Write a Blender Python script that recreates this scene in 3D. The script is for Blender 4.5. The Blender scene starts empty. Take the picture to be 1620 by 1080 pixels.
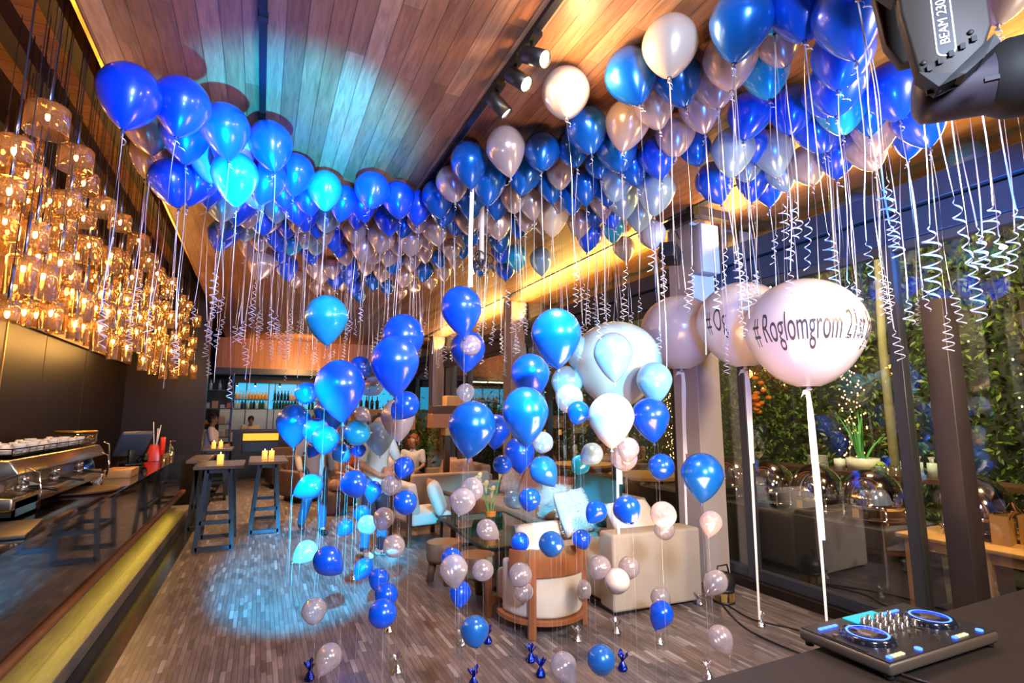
import bpy, bmesh, math, random
from mathutils import Vector, Matrix, Euler
import numpy as np
S = bpy.context.scene
COL = S.collection
PI = math.pi
# ---------------------------------------------------------------- camera
F_PX = 830.0
CAM_H = 1.75
PITCH = math.atan(117 / F_PX)
YAW = math.atan(398 * math.cos(PITCH) / F_PX)
cd = bpy.data.cameras.new('camera')
cd.sensor_width = 36.0
cd.lens = 36.0 * F_PX / 1620.0
cd.clip_start = 0.05
cd.clip_end = 200
cam = bpy.data.objects.new('camera', cd)
COL.objects.link(cam)
cam.location = (0, 0, CAM_H)
cam.rotation_euler = (PI / 2 + PITCH, 0, -YAW)
S.camera = cam
# ---------------------------------------------------------------- world and exposure
S.view_settings.view_transform = 'Standard'
S.view_settings.look = 'None'
S.view_settings.exposure = 0.0
S.view_settings.gamma = 1.0
S.view_settings.use_curve_mapping = False
wd = bpy.data.worlds.new('night')
S.world = wd
wd.use_nodes = True
bg = wd.node_tree.nodes['Background']
bg.inputs[0].default_value = (0.10, 0.14, 0.30, 1)
bg.inputs[1].default_value = 0.14
S.cycles.max_bounces = 10
S.cycles.diffuse_bounces = 3
S.cycles.glossy_bounces = 4
S.cycles.transmission_bounces = 6
S.cycles.transparent_max_bounces = 24
S.cycles.sample_clamp_indirect = 4.0
S.cycles.caustics_reflective = False
S.cycles.caustics_refractive = False

# ---------------------------------------------------------------- lights
def light(name, kind, loc, aim=None, energy=100, col=(1, 1, 1), size=0.2, size_y=None, cone=40, blend=0.4, spread=None):
    l = bpy.data.lights.new(name, kind)
    l.energy = energy
    l.color = col
    if kind == 'AREA':
        l.size = size
        if size_y:
            l.shape = 'RECTANGLE'
            l.size_y = size_y
        if spread:
            l.spread = math.radians(spread)
    elif kind == 'SPOT':
        l.spot_size = math.radians(cone)
        l.spot_blend = blend
        l.shadow_soft_size = size
    else:
        l.shadow_soft_size = size
    o = bpy.data.objects.new(name, l)
    COL.objects.link(o)
    o.location = loc
    if aim is not None:
        o.rotation_euler = (Vector(aim) - Vector(loc)).to_track_quat('-Z', 'Y').to_euler()
    return o

# stage wash from behind the camera (cool white)
light('stage_wash', 'AREA', (0.9, -0.9, 2.9), (1.6, 5, 1.6), 125, (0.66, 0.76, 1.0), 0.5, spread=100)
light('stage_wash_warm', 'AREA', (3.4, -0.4, 3.0), (2.6, 4.5, 1.2), 85, (1.0, 0.78, 0.55), 0.4, spread=100)
# cyan moving head beam to the open floor and one on the ceiling
light('cyan_beam_floor', 'SPOT', (-0.65, 0.4, 2.9), (0.72, 6.9, 0.0), 17000, (0.0, 0.52, 1.0), 0.05, cone=19.5, blend=0.5)
light('cyan_beam_sofa', 'SPOT', (1.0, 0.5, 3.3), (2.9, 6.2, 0.3), 2600, (0.0, 0.62, 1.0), 0.05, cone=22, blend=0.35)
light('cyan_beam_ceiling', 'SPOT', (0.1, 1.6, 1.0), (0.18, 4.2, 4.0), 4800, (0.0, 0.43, 1.0), 0.05, cone=31, blend=0.8)
light('cyan_beam_giants', 'SPOT', (2.3, 0.3, 2.3), (3.0, 4.04, 2.2), 1500, (0.1, 0.75, 1.0), 0.05, cone=17, blend=0.6)
light('blue_wash_left', 'SPOT', (0.5, 0.2, 2.3), (-0.3, 5.0, 3.6), 600, (0.06, 0.16, 1.0), 0.12, cone=50, blend=0.6)
light('blue_wash_right', 'SPOT', (1.6, 0.3, 2.0), (4.2, 3.6, 3.6), 350, (0.03, 0.22, 1.0), 0.12, cone=55, blend=0.6)
light('blue_beam_header', 'SPOT', (4.25, -0.6, 2.9), (4.66, 4.4, 3.5), 3200, (0.0, 0.28, 1.0), 0.06, cone=26, blend=0.7)
# yellow cove light above the glass wall, along the ceiling edge
light('cove_light', 'AREA', (4.60, 7.5, 3.68), (4.35, 7.5, 4.0), 330, (1.0, 0.58, 0.12), 15.0, 0.05)
light('cove_light_near', 'AREA', (3.6, 1.6, 2.6), (3.9, 3.0, 4.0), 18, (1.0, 0.6, 0.2), 0.3)
# LED strip under the bar counter
light('counter_led', 'AREA', (-1.28, 6.2, 0.37), (-1.2, 6.2, 0.0), 15, (1.0, 0.68, 0.06), 9.5, 0.03)
# chandelier glow over the counter
for k in range(7):
    light('pendant_glow', 'POINT', (-1.62, 3.9 + 1.1 * k, 2.78), None, 32, (1.0, 0.50, 0.12), 0.12)
# added fill spots, without fittings, that warm the hall from above
for (x, y, e) in ((1.6, 2.6, 60), (0.8, 8.5, 70), (2.6, 9.5, 80), (0.6, 13.0, 120), (0.1, 10.9, 110), (2.4, 14.5, 90), (2.2, 5.4, 40)):
    light('hall_fill', 'SPOT', (x, y, 3.35), (x, y, 0), e * 4, (1.0, 0.62, 0.32), 0.1, cone=110, blend=1.0)
# warm light on the ceiling boards
light('ceiling_uplight', 'AREA', (2.3, 2.2, 0.9), (2.3, 3.3, 4), 50, (1.0, 0.52, 0.26), 0.9)
light('ceiling_uplight_far', 'AREA', (1.2, 7.5, 2.2), (1.2, 7.6, 4), 26, (1.0, 0.62, 0.42), 1.2)
# terrace lamps on the hedge
light('terrace_lamp', 'AREA', (5.6, 3.5, 3.9), (7.6, 4.2, 1.6), 170, (1.0, 0.86, 0.45), 0.5)
light('terrace_lamp_far', 'AREA', (5.6, 10.0, 3.9), (7.6, 10.5, 1.6), 220, (1.0, 0.82, 0.42), 0.6)
light('terrace_table_fill', 'SPOT', (5.0, 1.4, 3.4), (5.6, 2.9, 0.6), 300, (1.0, 0.72, 0.25), 0.1, cone=60, blend=0.8)  # added warm spot to brighten the chafing dishes, no lamp stands here
# kitchen pass behind the back bar
light('kitchen_light', 'AREA', (0.3, 19.2, 3.0), (0.3, 18.6, 1.0), 55, (1.0, 0.80, 0.45), 3.5, 0.4)
light('bulkhead_light', 'SPOT', (1.0, 15.2, 3.2), (0.9, 17.2, 3.6), 420, (1.0, 0.5, 0.16), 0.1, cone=120, blend=1.0)

# ---------------------------------------------------------------- materials
def newmat(name):
    m = bpy.data.materials.new(name)
    m.use_nodes = True
    return m, m.node_tree, m.node_tree.nodes['Principled BSDF']

def pset(b, **k):
    names = {'col': 'Base Color', 'rough': 'Roughness', 'metal': 'Metallic', 'coat': 'Coat Weight', 'coatr': 'Coat Roughness',
             'spec': 'Specular IOR Level', 'trans': 'Transmission Weight', 'em': 'Emission Color', 'es': 'Emission Strength',
             'alpha': 'Alpha', 'sheen': 'Sheen Weight', 'ior': 'IOR'}
    for a, v in k.items():
        if a in ('col', 'em'):
            v = (v[0], v[1], v[2], 1)
        b.inputs[names[a]].default_value = v

def mat(name, col, rough=0.5, metal=0.0, noise=0.0, nscale=8.0, bump=0.0, bscale=60.0, **k):
    """principled material with a little procedural variation of its colour and surface"""
    m, nt, b = newmat(name)
    pset(b, col=col, rough=rough, metal=metal, **k)
    N, L = nt.nodes, nt.links
    if noise > 0 or bump > 0:
        tc = N.new('ShaderNodeTexCoord')
    if noise > 0:
        n = N.new('ShaderNodeTexNoise')
        n.inputs['Scale'].default_value = nscale
        n.inputs['Detail'].default_value = 5
        L.new(tc.outputs['Object'], n.inputs['Vector'])
        r = N.new('ShaderNodeMapRange')
        r.inputs['To Min'].default_value = 1 - noise
        r.inputs['To Max'].default_value = 1 + noise
        L.new(n.outputs['Fac'], r.inputs['Value'])
        mx = N.new('ShaderNodeVectorMath')
        mx.operation = 'SCALE'
        mx.inputs[0].default_value = col[:3]
        L.new(r.outputs[0], mx.inputs['Scale'])
        L.new(mx.outputs[0], b.inputs['Base Color'])
    if bump > 0:
        n2 = N.new('ShaderNodeTexNoise')
        n2.inputs['Scale'].default_value = bscale
        n2.inputs['Detail'].default_value = 4
        L.new(tc.outputs['Object'], n2.inputs['Vector'])
        bp = N.new('ShaderNodeBump')
        bp.inputs['Strength'].default_value = bump
        bp.inputs['Distance'].default_value = 0.01
        L.new(n2.outputs['Fac'], bp.inputs['Height'])
        L.new(bp.outputs[0], b.inputs['Normal'])
    return m

def emit(name, col, strength):
    m, nt, b = newmat(name)
    pset(b, col=(0.02, 0.02, 0.02), em=col, es=strength)
    return m

def plank_mat(name, wid, leng, cols, along='Y', across='X', gap=0.02, rough=0.4, grain=0.35, coat=0.0, groove=0.6):
    """boards or setts: every cell of a running bond gets its own tone"""
    m, nt, b = newmat(name)
    N, L = nt.nodes, nt.links
    pset(b, rough=rough, coat=coat, coatr=0.15)
    tc = N.new('ShaderNodeTexCoord')
    sp = N.new('ShaderNodeSeparateXYZ')
    L.new(tc.outputs['Object'], sp.inputs[0])
    def M(op, a, bb=None, c=None):
        n = N.new('ShaderNodeMath')
        n.operation = op
        for i, v in enumerate((a, bb, c)):
            if v is None:
                continue
            if isinstance(v, (int, float)):
                n.inputs[i].default_value = v
            else:
                L.new(v, n.inputs[i])
        return n.outputs[0]
    u = M('DIVIDE', sp.outputs[across], wid)
    iu = M('FLOOR', u)
    fu = M('FRACT', u)
    w1 = N.new('ShaderNodeTexWhiteNoise')
    w1.noise_dimensions = '1D'
    L.new(iu, w1.inputs['W'])
    v = M('ADD', M('DIVIDE', sp.outputs[along], leng), M('MULTIPLY', w1.outputs['Value'], 7.3))
    iv = M('FLOOR', v)
    fv = M('FRACT', v)
    w2 = N.new('ShaderNodeTexWhiteNoise')
    w2.noise_dimensions = '2D'
    cb = N.new('ShaderNodeCombineXYZ')
    L.new(iu, cb.inputs[0])
    L.new(iv, cb.inputs[1])
    L.new(cb.outputs[0], w2.inputs['Vector'])
    cr = N.new('ShaderNodeValToRGB')
    e = cr.color_ramp.elements
    while len(e) < len(cols):
        e.new(0.5)
    for i, c in enumerate(cols):
        e[i].position = i / max(1, len(cols) - 1)
        e[i].color = (*c, 1)
    L.new(w2.outputs['Value'], cr.inputs[0])
    mp = N.new('ShaderNodeMapping')
    sc = {'X': 0, 'Y': 1, 'Z': 2}
    s3 = [14.0, 14.0, 14.0]
    s3[sc[along]] = 1.4
    mp.inputs['Scale'].default_value = s3
    L.new(tc.outputs['Object'], mp.inputs[0])
    ns = N.new('ShaderNodeTexNoise')
    ns.inputs['Scale'].default_value = 2.2
    ns.inputs['Detail'].default_value = 7
    ns.inputs['Distortion'].default_value = 1.2
    L.new(mp.outputs[0], ns.inputs['Vector'])
    gr = N.new('ShaderNodeMapRange')
    gr.inputs['From Min'].default_value = 0.3
    gr.inputs['From Max'].default_value = 0.7
    gr.inputs['To Min'].default_value = 1 - grain
    gr.inputs['To Max'].default_value = 1 + grain
    L.new(ns.outputs['Fac'], gr.inputs['Value'])
    gu = M('MINIMUM', M('GREATER_THAN', fu, gap), M('LESS_THAN', fu, 1 - gap))
    gv = M('GREATER_THAN', fv, gap * wid / leng)
    g = M('MINIMUM', gu, gv)
    gm = M('MULTIPLY', M('ADD', M('MULTIPLY', g, groove), 1 - groove), gr.outputs[0])
    vm = N.new('ShaderNodeVectorMath')
    vm.operation = 'SCALE'
    L.new(cr.outputs[0], vm.inputs[0])
    L.new(gm, vm.inputs['Scale'])
    L.new(vm.outputs[0], b.inputs['Base Color'])
    bp = N.new('ShaderNodeBump')
    bp.inputs['Strength'].default_value = 0.35
    bp.inputs['Distance'].default_value = 0.004
    L.new(gm, bp.inputs['Height'])
    L.new(bp.outputs[0], b.inputs['Normal'])
    return m

def glassy(name, tint, glossy_rough=0.02, lo=0.05, hi=0.75, power=0.35, tcol=(1, 1, 1)):
    """thin clear sheet: see-through, reflecting more at grazing angles"""
    m, nt, b = newmat(name)
    N, L = nt.nodes, nt.links
    N.remove(b)
    out = N['Material Output']
    tr = N.new('ShaderNodeBsdfTransparent')
    tr.inputs[0].default_value = (*tcol, 1)
    gl = N.new('ShaderNodeBsdfGlossy')
    gl.inputs['Color'].default_value = (*tint, 1)
    gl.inputs['Roughness'].default_value = glossy_rough
    lw = N.new('ShaderNodeLayerWeight')
    lw.inputs['Blend'].default_value = power
    mr = N.new('ShaderNodeMapRange')
    mr.inputs['To Min'].default_value = lo
    mr.inputs['To Max'].default_value = hi
    L.new(lw.outputs['Facing'], mr.inputs['Value'])
    mx = N.new('ShaderNodeMixShader')
    L.new(mr.outputs[0], mx.inputs[0])
    L.new(tr.outputs[0], mx.inputs[1])
    L.new(gl.outputs[0], mx.inputs[2])
    L.new(mx.outputs[0], out.inputs[0])
    return m

def balloon_mat(name, col, metal=0.25, rough=0.3, see=0.0, edge=1.0, sheen=0.0):
    """stretched pearly latex; 'see' is how much one looks through its middle"""
    m, nt, b = newmat(name)
    N, L = nt.nodes, nt.links
    pset(b, col=col, metal=metal, rough=rough, coat=0.8, coatr=0.11)
    b.inputs['Subsurface Weight'].default_value = 0.0
    out = N['Material Output']
    lw = N.new('ShaderNodeLayerWeight')
    lw.inputs['Blend'].default_value = 0.5
    if see > 0:
        tr = N.new('ShaderNodeBsdfTransparent')
        tr.inputs[0].default_value = (min(1, .55 + col[0] * .5), min(1, .55 + col[1] * .5), min(1, .55 + col[2] * .5), 1)
        mr = N.new('ShaderNodeMapRange')
        mr.inputs['To Min'].default_value = 1 - see
        mr.inputs['To Max'].default_value = edge
        L.new(lw.outputs['Facing'], mr.inputs['Value'])
        mx = N.new('ShaderNodeMixShader')
        L.new(mr.outputs[0], mx.inputs[0])
        L.new(tr.outputs[0], mx.inputs[1])
        L.new(b.outputs[0], mx.inputs[2])
        L.new(mx.outputs[0], out.inputs[0])
    return m

# ---------------------------------------------------------------- mesh helpers
class MB:
    def __init__(self):
        self.v, self.f, self.s = [], [], []
        self.M = Matrix.Identity(4)
    def add(self, vs, fs, smooth=False):
        n = len(self.v)
        for p in vs:
            self.v.append(tuple(self.M @ Vector(p)))
        for f in fs:
            self.f.append(tuple(i + n for i in f))
            self.s.append(smooth)
        return self
    def box(self, x0, x1, y0, y1, z0, z1):
        vs = [(x, y, z) for z in (z0, z1) for y in (y0, y1) for x in (x0, x1)]
        return self.add(vs, [(0, 2, 3, 1), (4, 5, 7, 6), (0, 1, 5, 4), (2, 6, 7, 3), (0, 4, 6, 2), (1, 3, 7, 5)])
    def cbox(self, c, s):
        return self.box(c[0] - s[0] / 2, c[0] + s[0] / 2, c[1] - s[1] / 2, c[1] + s[1] / 2, c[2] - s[2] / 2, c[2] + s[2] / 2)
    def beam(self, p0, p1, w, h=None, upv=(0, 0, 1)):
        h = h or w
        p0, p1 = Vector(p0), Vector(p1)
        d = (p1 - p0).normalized()
        u = Vector(upv)
        if abs(d.dot(u)) > 0.98:
            u = Vector((0, 1, 0))
        a = d.cross(u).normalized() * (w / 2)
        b = a.cross(d).normalized() * (h / 2)
        vs = [p + sa * a + sb * b for p in (p0, p1) for sb in (-1, 1) for sa in (-1, 1)]
        return self.add(vs, [(0, 2, 3, 1), (4, 5, 7, 6), (0, 1, 5, 4), (2, 6, 7, 3), (0, 4, 6, 2), (1, 3, 7, 5)])
    def lathe(self, prof, n=20, c=(0, 0, 0), smooth=True, close=False):
        vs, fs = [], []
        k = len(prof)
        for i in range(n):
            a = 2 * PI * i / n
            for r, z in prof:
                vs.append((c[0] + r * math.cos(a), c[1] + r * math.sin(a), c[2] + z))
        for i in range(n):
            j = (i + 1) % n
            for q in range(k - 1):
                fs.append((i * k + q, j * k + q, j * k + q + 1, i * k + q + 1))
            if close:
                fs.append((i * k + k - 1, j * k + k - 1, j * k, i * k))
        return self.add(vs, fs, smooth)
    def cyl(self, x, y, z0, z1, r, r2=None, n=18, smooth=True):
        r2 = r if r2 is None else r2
        self.lathe([(r, z0), (r2, z1)], n, (x, y, 0), smooth)
        a = [2 * PI * i / n for i in range(n)]
        self.add([(x + r * math.cos(t), y + r * math.sin(t), z0) for t in a], [tuple(range(n))[::-1]])
        return self.add([(x + r2 * math.cos(t), y + r2 * math.sin(t), z1) for t in a], [tuple(range(n))])
    def tube(self, pts, r, n=6, smooth=True, rs=None, cap=True):
        pts = [Vector(p) for p in pts]
        vs, fs = [], []
        up = Vector((0.13, 0.31, 1)).normalized()
        prev = None
        for i, p in enumerate(pts):
            d = (pts[min(i + 1, len(pts) - 1)] - pts[max(i - 1, 0)]).normalized()
            if prev is None:
                a = d.cross(up)
                if a.length < 0.05:
                    a = d.cross(Vector((1, 0, 0)))
            else:
                a = prev - d * prev.dot(d)
            a.normalize()
            prev = a
            b = d.cross(a)
            rr = rs[i] if rs else r
            for k in range(n):
                t = 2 * PI * k / n
                vs.append(p + (a * math.cos(t) + b * math.sin(t)) * rr)
        for i in range(len(pts) - 1):
            for k in range(n):
                k2 = (k + 1) % n
                fs.append((i * n + k, i * n + k2, (i + 1) * n + k2, (i + 1) * n + k))
        if cap:
            fs.append(tuple(range(n))[::-1])
            fs.append(tuple(range((len(pts) - 1) * n, len(pts) * n)))
        return self.add(vs, fs, smooth)
    def tape(self, pts, w, side):
        vs, fs = [], []
        for p, s in zip(pts, side):
            p, s = Vector(p), Vector(s).normalized() * (w / 2)
            vs += [p - s, p + s]
        for i in range(len(pts) - 1):
            fs.append((2 * i, 2 * i + 1, 2 * i + 3, 2 * i + 2))
        return self.add(vs, fs, True)
    def ell(self, c, r, nu=16, nv=10, smooth=True):
        vs, fs = [], []
        for j in range(nv + 1):
            t = PI * j / nv
            for i in range(nu):
                a = 2 * PI * i / nu
                vs.append((c[0] + r[0] * math.sin(t) * math.cos(a), c[1] + r[1] * math.sin(t) * math.sin(a), c[2] + r[2] * math.cos(t)))
        for j in range(nv):
            for i in range(nu):
                i2 = (i + 1) % nu
                fs.append((j * nu + i, (j + 1) * nu + i, (j + 1) * nu + i2, j * nu + i2))
        return self.add(vs, fs, smooth)
    def capsule(self, p0, p1, r0, r1, n=12):
        p0, p1 = Vector(p0), Vector(p1)
        d = p1 - p0
        L = max(d.length, 1e-4)
        q = d.normalized().to_track_quat('Z', 'Y').to_matrix().to_4x4()
        keep = self.M.copy()
        self.M = keep @ Matrix.Translation(p0) @ q
        prof = [(max(1e-4, r0 * math.sin(t)), -r0 * math.cos(t)) for t in (0.0, .4, .8, 1.2, PI / 2)]
        prof += [(max(1e-4, r1 * math.cos(t)), L + r1 * math.sin(t)) for t in (0.0, .4, .8, 1.2, PI / 2)]
        self.lathe(prof, n)
        self.M = keep
        return self
    def prism(self, poly, h, c=(0, 0, 0), axis='Z'):
        """polygon (a,b) extruded by h; axis is the extrusion direction"""
        def P(a, b, t):
            return {'Z': (a, b, t), 'Y': (a, t, b), 'X': (t, a, b)}[axis]
        n = len(poly)
        vs = [Vector(P(a, b, 0)) + Vector(c) for a, b in poly] + [Vector(P(a, b, h)) + Vector(c) for a, b in poly]
        fs = [tuple(range(n))[::-1], tuple(range(n, 2 * n))] + [(i, (i + 1) % n, n + (i + 1) % n, n + i) for i in range(n)]
        return self.add(vs, fs)
    def mesh(self, name, m, smooth=None, ang=None):
        me = bpy.data.meshes.new(name)
        me.from_pydata(self.v, [], self.f)
        if m is not None:
            me.materials.append(m)
        me.polygons.foreach_set('use_smooth', [bool(x) if smooth is None else smooth for x in self.s])
        me.update()
        bm = bmesh.new()
        bm.from_mesh(me)
        bmesh.ops.remove_doubles(bm, verts=bm.verts, dist=1e-5)
        bmesh.ops.recalc_face_normals(bm, faces=bm.faces)
        bm.to_mesh(me)
        bm.free()
        if ang:
            me.polygons.foreach_set('use_smooth', [True] * len(me.polygons))
            me.set_sharp_from_angle(angle=math.radians(ang))
        return me
    def build(self, name, m, parent=None, smooth=None, bevel=0.0, seg=2, ang=None, remesh=0.0, sub=0):
        me = self.mesh(name, m, smooth, ang)
        o = bpy.data.objects.new(name, me)
        COL.objects.link(o)
        if parent is not None:
            o.parent = parent
        if remesh:
            md = o.modifiers.new('remesh', 'REMESH')
            md.mode = 'VOXEL'
            md.voxel_size = remesh
            md.use_smooth_shade = True
            sm = o.modifiers.new('smooth', 'SMOOTH')
            sm.factor = 0.6
            sm.iterations = 5
        if bevel:
            md = o.modifiers.new('bevel', 'BEVEL')
            md.width = bevel
            md.segments = seg
            md.limit_method = 'ANGLE'
            md.angle_limit = math.radians(40)
            for p in me.polygons:
                p.use_smooth = True
            me.set_sharp_from_angle(angle=math.radians(50)) if seg < 2 else None
        if sub:
            md = o.modifiers.new('sub', 'SUBSURF')
            md.levels = sub
            md.render_levels = sub
        return o

def tag(o, label, cat, group=None, kind=None):
    o['label'] = label
    o['category'] = cat
    if group:
        o['group'] = group
    if kind:
        o['kind'] = kind
    return o

def thing(name, label, cat, loc=(0, 0, 0), rz=0.0, group=None):
    o = bpy.data.objects.new(name, None)
    o.empty_display_size = 0.1
    COL.objects.link(o)
    o.location = loc
    o.rotation_euler = (0, 0, rz)
    return tag(o, label, cat, group)

def struct(o):
    o['kind'] = 'structure'
    return o

def copy_tree(o, parent=None):
    c = o.copy()
    COL.objects.link(c)
    c.parent = parent
    for ch in [x for x in o.children]:
        copy_tree(ch, c)
    return c

def text_mesh(name, body, size, m, parent, loc, rot, depth=0.001, sx=1.0, bend=None):
    """lettering turned into a mesh"""
    cu = bpy.data.curves.new(name, 'FONT')
    cu.body = body
    cu.size = size
    cu.extrude = depth
    cu.align_x = 'CENTER'
    cu.align_y = 'CENTER'
    t = bpy.data.objects.new(name, cu)
    COL.objects.link(t)
    bpy.context.view_layer.update()
    dg = bpy.context.evaluated_depsgraph_get()
    me = bpy.data.meshes.new_from_object(t.evaluated_get(dg))
    bpy.data.objects.remove(t)
    for v in me.vertices:
        v.co.x *= sx
    if bend:
        bend(me)
    me.materials.clear()
    me.materials.append(m)
    o = bpy.data.objects.new(name, me)
    COL.objects.link(o)
    o.parent = parent
    o.location = loc
    o.rotation_euler = rot
    return o
RND = random.Random(11)

# ================================================================ SETTING
M_ceil = plank_mat('ceiling_boards', 0.115, 2.6, [(0.20, 0.085, 0.042), (0.34, 0.16, 0.08), (0.27, 0.115, 0.055), (0.42, 0.24, 0.14), (0.23, 0.10, 0.05)], 'Y', 'X', 0.025, 0.42, 0.30)
M_floor = plank_mat('floor_setts', 0.036, 0.21, [(0.09, 0.07, 0.07), (0.20, 0.16, 0.155), (0.12, 0.095, 0.095), (0.24, 0.19, 0.185), (0.14, 0.11, 0.11), (0.18, 0.14, 0.14), (0.11, 0.085, 0.085), (0.34, 0.29, 0.29)], 'Y', 'X', 0.05, 0.33, 0.22, groove=0.7)
M_boards_y = plank_mat('wall_boards', 0.16, 3.0, [(0.22, 0.085, 0.035), (0.30, 0.12, 0.05), (0.25, 0.10, 0.04)], 'Z', 'Y', 0.03, 0.45, 0.2)
M_boards_x = plank_mat('bulkhead_boards', 0.16, 3.0, [(0.22, 0.085, 0.035), (0.30, 0.12, 0.05), (0.25, 0.10, 0.04)], 'Z', 'X', 0.03, 0.45, 0.2)
M_slot = plank_mat('slot_boards', 0.16, 1.6, [(0.24, 0.10, 0.04), (0.32, 0.14, 0.06), (0.27, 0.11, 0.05)], 'X', 'Y', 0.03, 0.45, 0.2)
M_dark = mat('dark_panel', (0.016, 0.010, 0.008), 0.42, noise=0.25, nscale=1.5, spec=0.25)
M_black = mat('black_paint', (0.012, 0.012, 0.014), 0.4)
M_blackmetal = mat('black_metal', (0.02, 0.022, 0.03), 0.35, 0.6)
M_steel_bluelit = mat('blue_lit_steel', (0.025, 0.05, 0.10), 0.35, 0.3, noise=0.15, nscale=3)  # blue of the stage light mixed into the steel's base colour
M_gloss = mat('polished_stone', (0.016, 0.014, 0.013), 0.07, noise=0.4, nscale=3, coat=0.6, coatr=0.03)
M_strip = mat('dark_stone_strip', (0.025, 0.026, 0.03), 0.16, noise=0.2, nscale=2)
M_tread = plank_mat('tread_stone', 0.4, 0.9, [(0.20, 0.17, 0.12), (0.25, 0.21, 0.15), (0.17, 0.14, 0.10)], 'Y', 'X', 0.008, 0.4, 0.2)
M_bronze = mat('bronze_rail', (0.34, 0.13, 0.04), 0.35, 0.5, noise=0.2, nscale=6)
M_brass = mat('brass_edge', (0.75, 0.45, 0.12), 0.3, 0.9)
M_plaster = mat('pale_render', (0.42, 0.36, 0.35), 0.7, noise=0.12, nscale=2, bump=0.1)
M_glass = glassy('window_glass', (0.95, 0.97, 1.0), 0.0, 0.035, 0.62, 0.28)
M_earth = plank_mat('terrace_paving', 0.3, 0.6, [(0.05, 0.045, 0.04), (0.07, 0.065, 0.055)], 'Y', 'X', 0.02, 0.5, 0.2)

CEIL = 4.0
WX = 4.71
b = MB(); b.box(-0.82, WX - 0.1, -2.5, 26, -0.08, 0.0)
struct(b.build('floor', M_floor))
b = MB(); b.box(-2.4, -0.82, -2.5, 26, -0.08, -0.001)
struct(b.build('trim_1', M_strip))
b = MB(); b.box(-1.05, 7.2, -2.5, 26, CEIL, CEIL + 0.15)
struct(b.build('ceiling', M_ceil))
b = MB(); b.box(-2.4, -1.05, -2.5, 26, 4.6, 4.75); b.box(-1.05, -0.9, -2.5, 26, CEIL + 0.15, 4.75)
struct(b.build('trim_2', M_slot))
# left wall: dark panels with lit joints below, boards above
b = MB()
y = -2.5
for y1 in (1.2, 3.8, 6.9, 8.0, 9.6, 12.4):
    b.box(-2.5, -2.36, y, y1 - 0.012, 0, 2.7)
    y = y1
b.box(-2.52, -2.40, -2.5, 12.4, 0, 2.7)
struct(b.build('wall_left', M_dark, bevel=0.004, seg=1))
b = MB(); b.box(-2.5, -2.3, -2.5, 26, 2.7, 4.6)
struct(b.build('wall_left', M_boards_y))
b = MB(); b.box(-2.39, -2.352, 6.885, 6.903, 0.0, 2.7)
struct(b.build('trim_3', M_brass))
# return wall at the end of the counter
b = MB(); b.box(-2.4, -1.02, 12.2, 12.55, 0, 4.6)
struct(b.build('wall_return', M_dark))
# back wall, bulkhead over the bar
b = MB(); b.box(-2.4, 7.2, 20.2, 20.4, 0, 4.6)
struct(b.build('wall_back', M_dark))
b = MB(); b.box(-1.25, WX, 17.2, 17.4, 3.12, CEIL)
struct(b.build('wall_bulkhead', M_boards_x))
b = MB(); b.box(-1.25, WX, 17.15, 17.5, 2.96, 3.12)
struct(b.build('trim_4', M_black))
b = MB(); b.box(-2.4, 7.2, -2.7, -2.5, 0, 4.6)
struct(b.build('wall_front', M_dark))
# dark rails of the pendant slot
for i, x in enumerate((-1.42, -1.80)):
    b = MB(); b.box(x - 0.06, x + 0.06, -2.5, 12.2, 4.42, 4.6)
    struct(b.build('trim_%d' % (5 + i), M_black))
b = MB(); b.box(-2.3, -2.12, -2.5, 12.2, 4.2, 4.6)
struct(b.build('trim_7', M_dark))
# brass strip along the ceiling edge, standing in for LED glimmer
b = MB(); b.box(-1.072, -1.05, -2.5, 12.2, CEIL - 0.01, CEIL + 0.02)
struct(b.build('trim_8', M_brass))
# ceiling slots: dark groove by the glass wall
b = MB(); b.box(4.10, 4.19, -2.5, 17.2, CEIL - 0.012, CEIL + 0.01)
struct(b.build('trim_9', M_steel_bluelit))
# plinth of the counter: lit tread
b = MB(); b.box(-1.62, -1.06, 0.5, 11.6, 0.0, 0.12)
struct(b.build('trim_10', M_tread, bevel=0.004, seg=1))

# ---- glass wall on the right
b = MB()
b.box(WX - 0.09, WX + 0.09, -2.5, 20.2, 3.42, 3.62)
b.box(WX - 0.06, WX + 0.12, -2.5, 20.2, 3.17, 3.40)
struct(b.build('beam', M_steel_bluelit, bevel=0.006, seg=1))
b = MB(); b.box(WX - 0.1, WX + 0.12, -2.5, 20.2, -0.02, 0.09)
struct(b.build('trim_11', M_dark, bevel=0.005, seg=1))
mull = [-1.0, 0.7, 2.46, 4.02, 5.05, 6.35, 8.3, 10.0, 12.3, 13.7, 15.2, 17.3, 19.4]
M_frame = mat('window_frame_paint', (0.05, 0.055, 0.07), 0.4, 0.2)
wi = 1
for i in range(len(mull) - 1):
    y0, y1 = mull[i], mull[i + 1]
    b = MB()
    b.box(WX - 0.05, WX + 0.05, y0, y0 + 0.09, 0.09, 3.17)
    b.box(WX - 0.04, WX + 0.04, y0 + 0.09, y1, 0.09, 0.19)
    b.box(WX - 0.04, WX + 0.04, y0 + 0.09, y1, 3.09, 3.17)
    fr = struct(b.build('window_%d' % wi, M_frame, bevel=0.004, seg=1))
    g = MB(); g.box(WX - 0.004, WX + 0.004, y0 + 0.09, y1, 0.19, 3.09)
    g.build('pane', M_glass, fr)
    b = MB(); b.box(WX - 0.004, WX + 0.004, y0 + 0.02, y1 - 0.02, 3.62, CEIL)
    b.build('upper_pane', M_glass, fr)
    wi += 1
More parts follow.
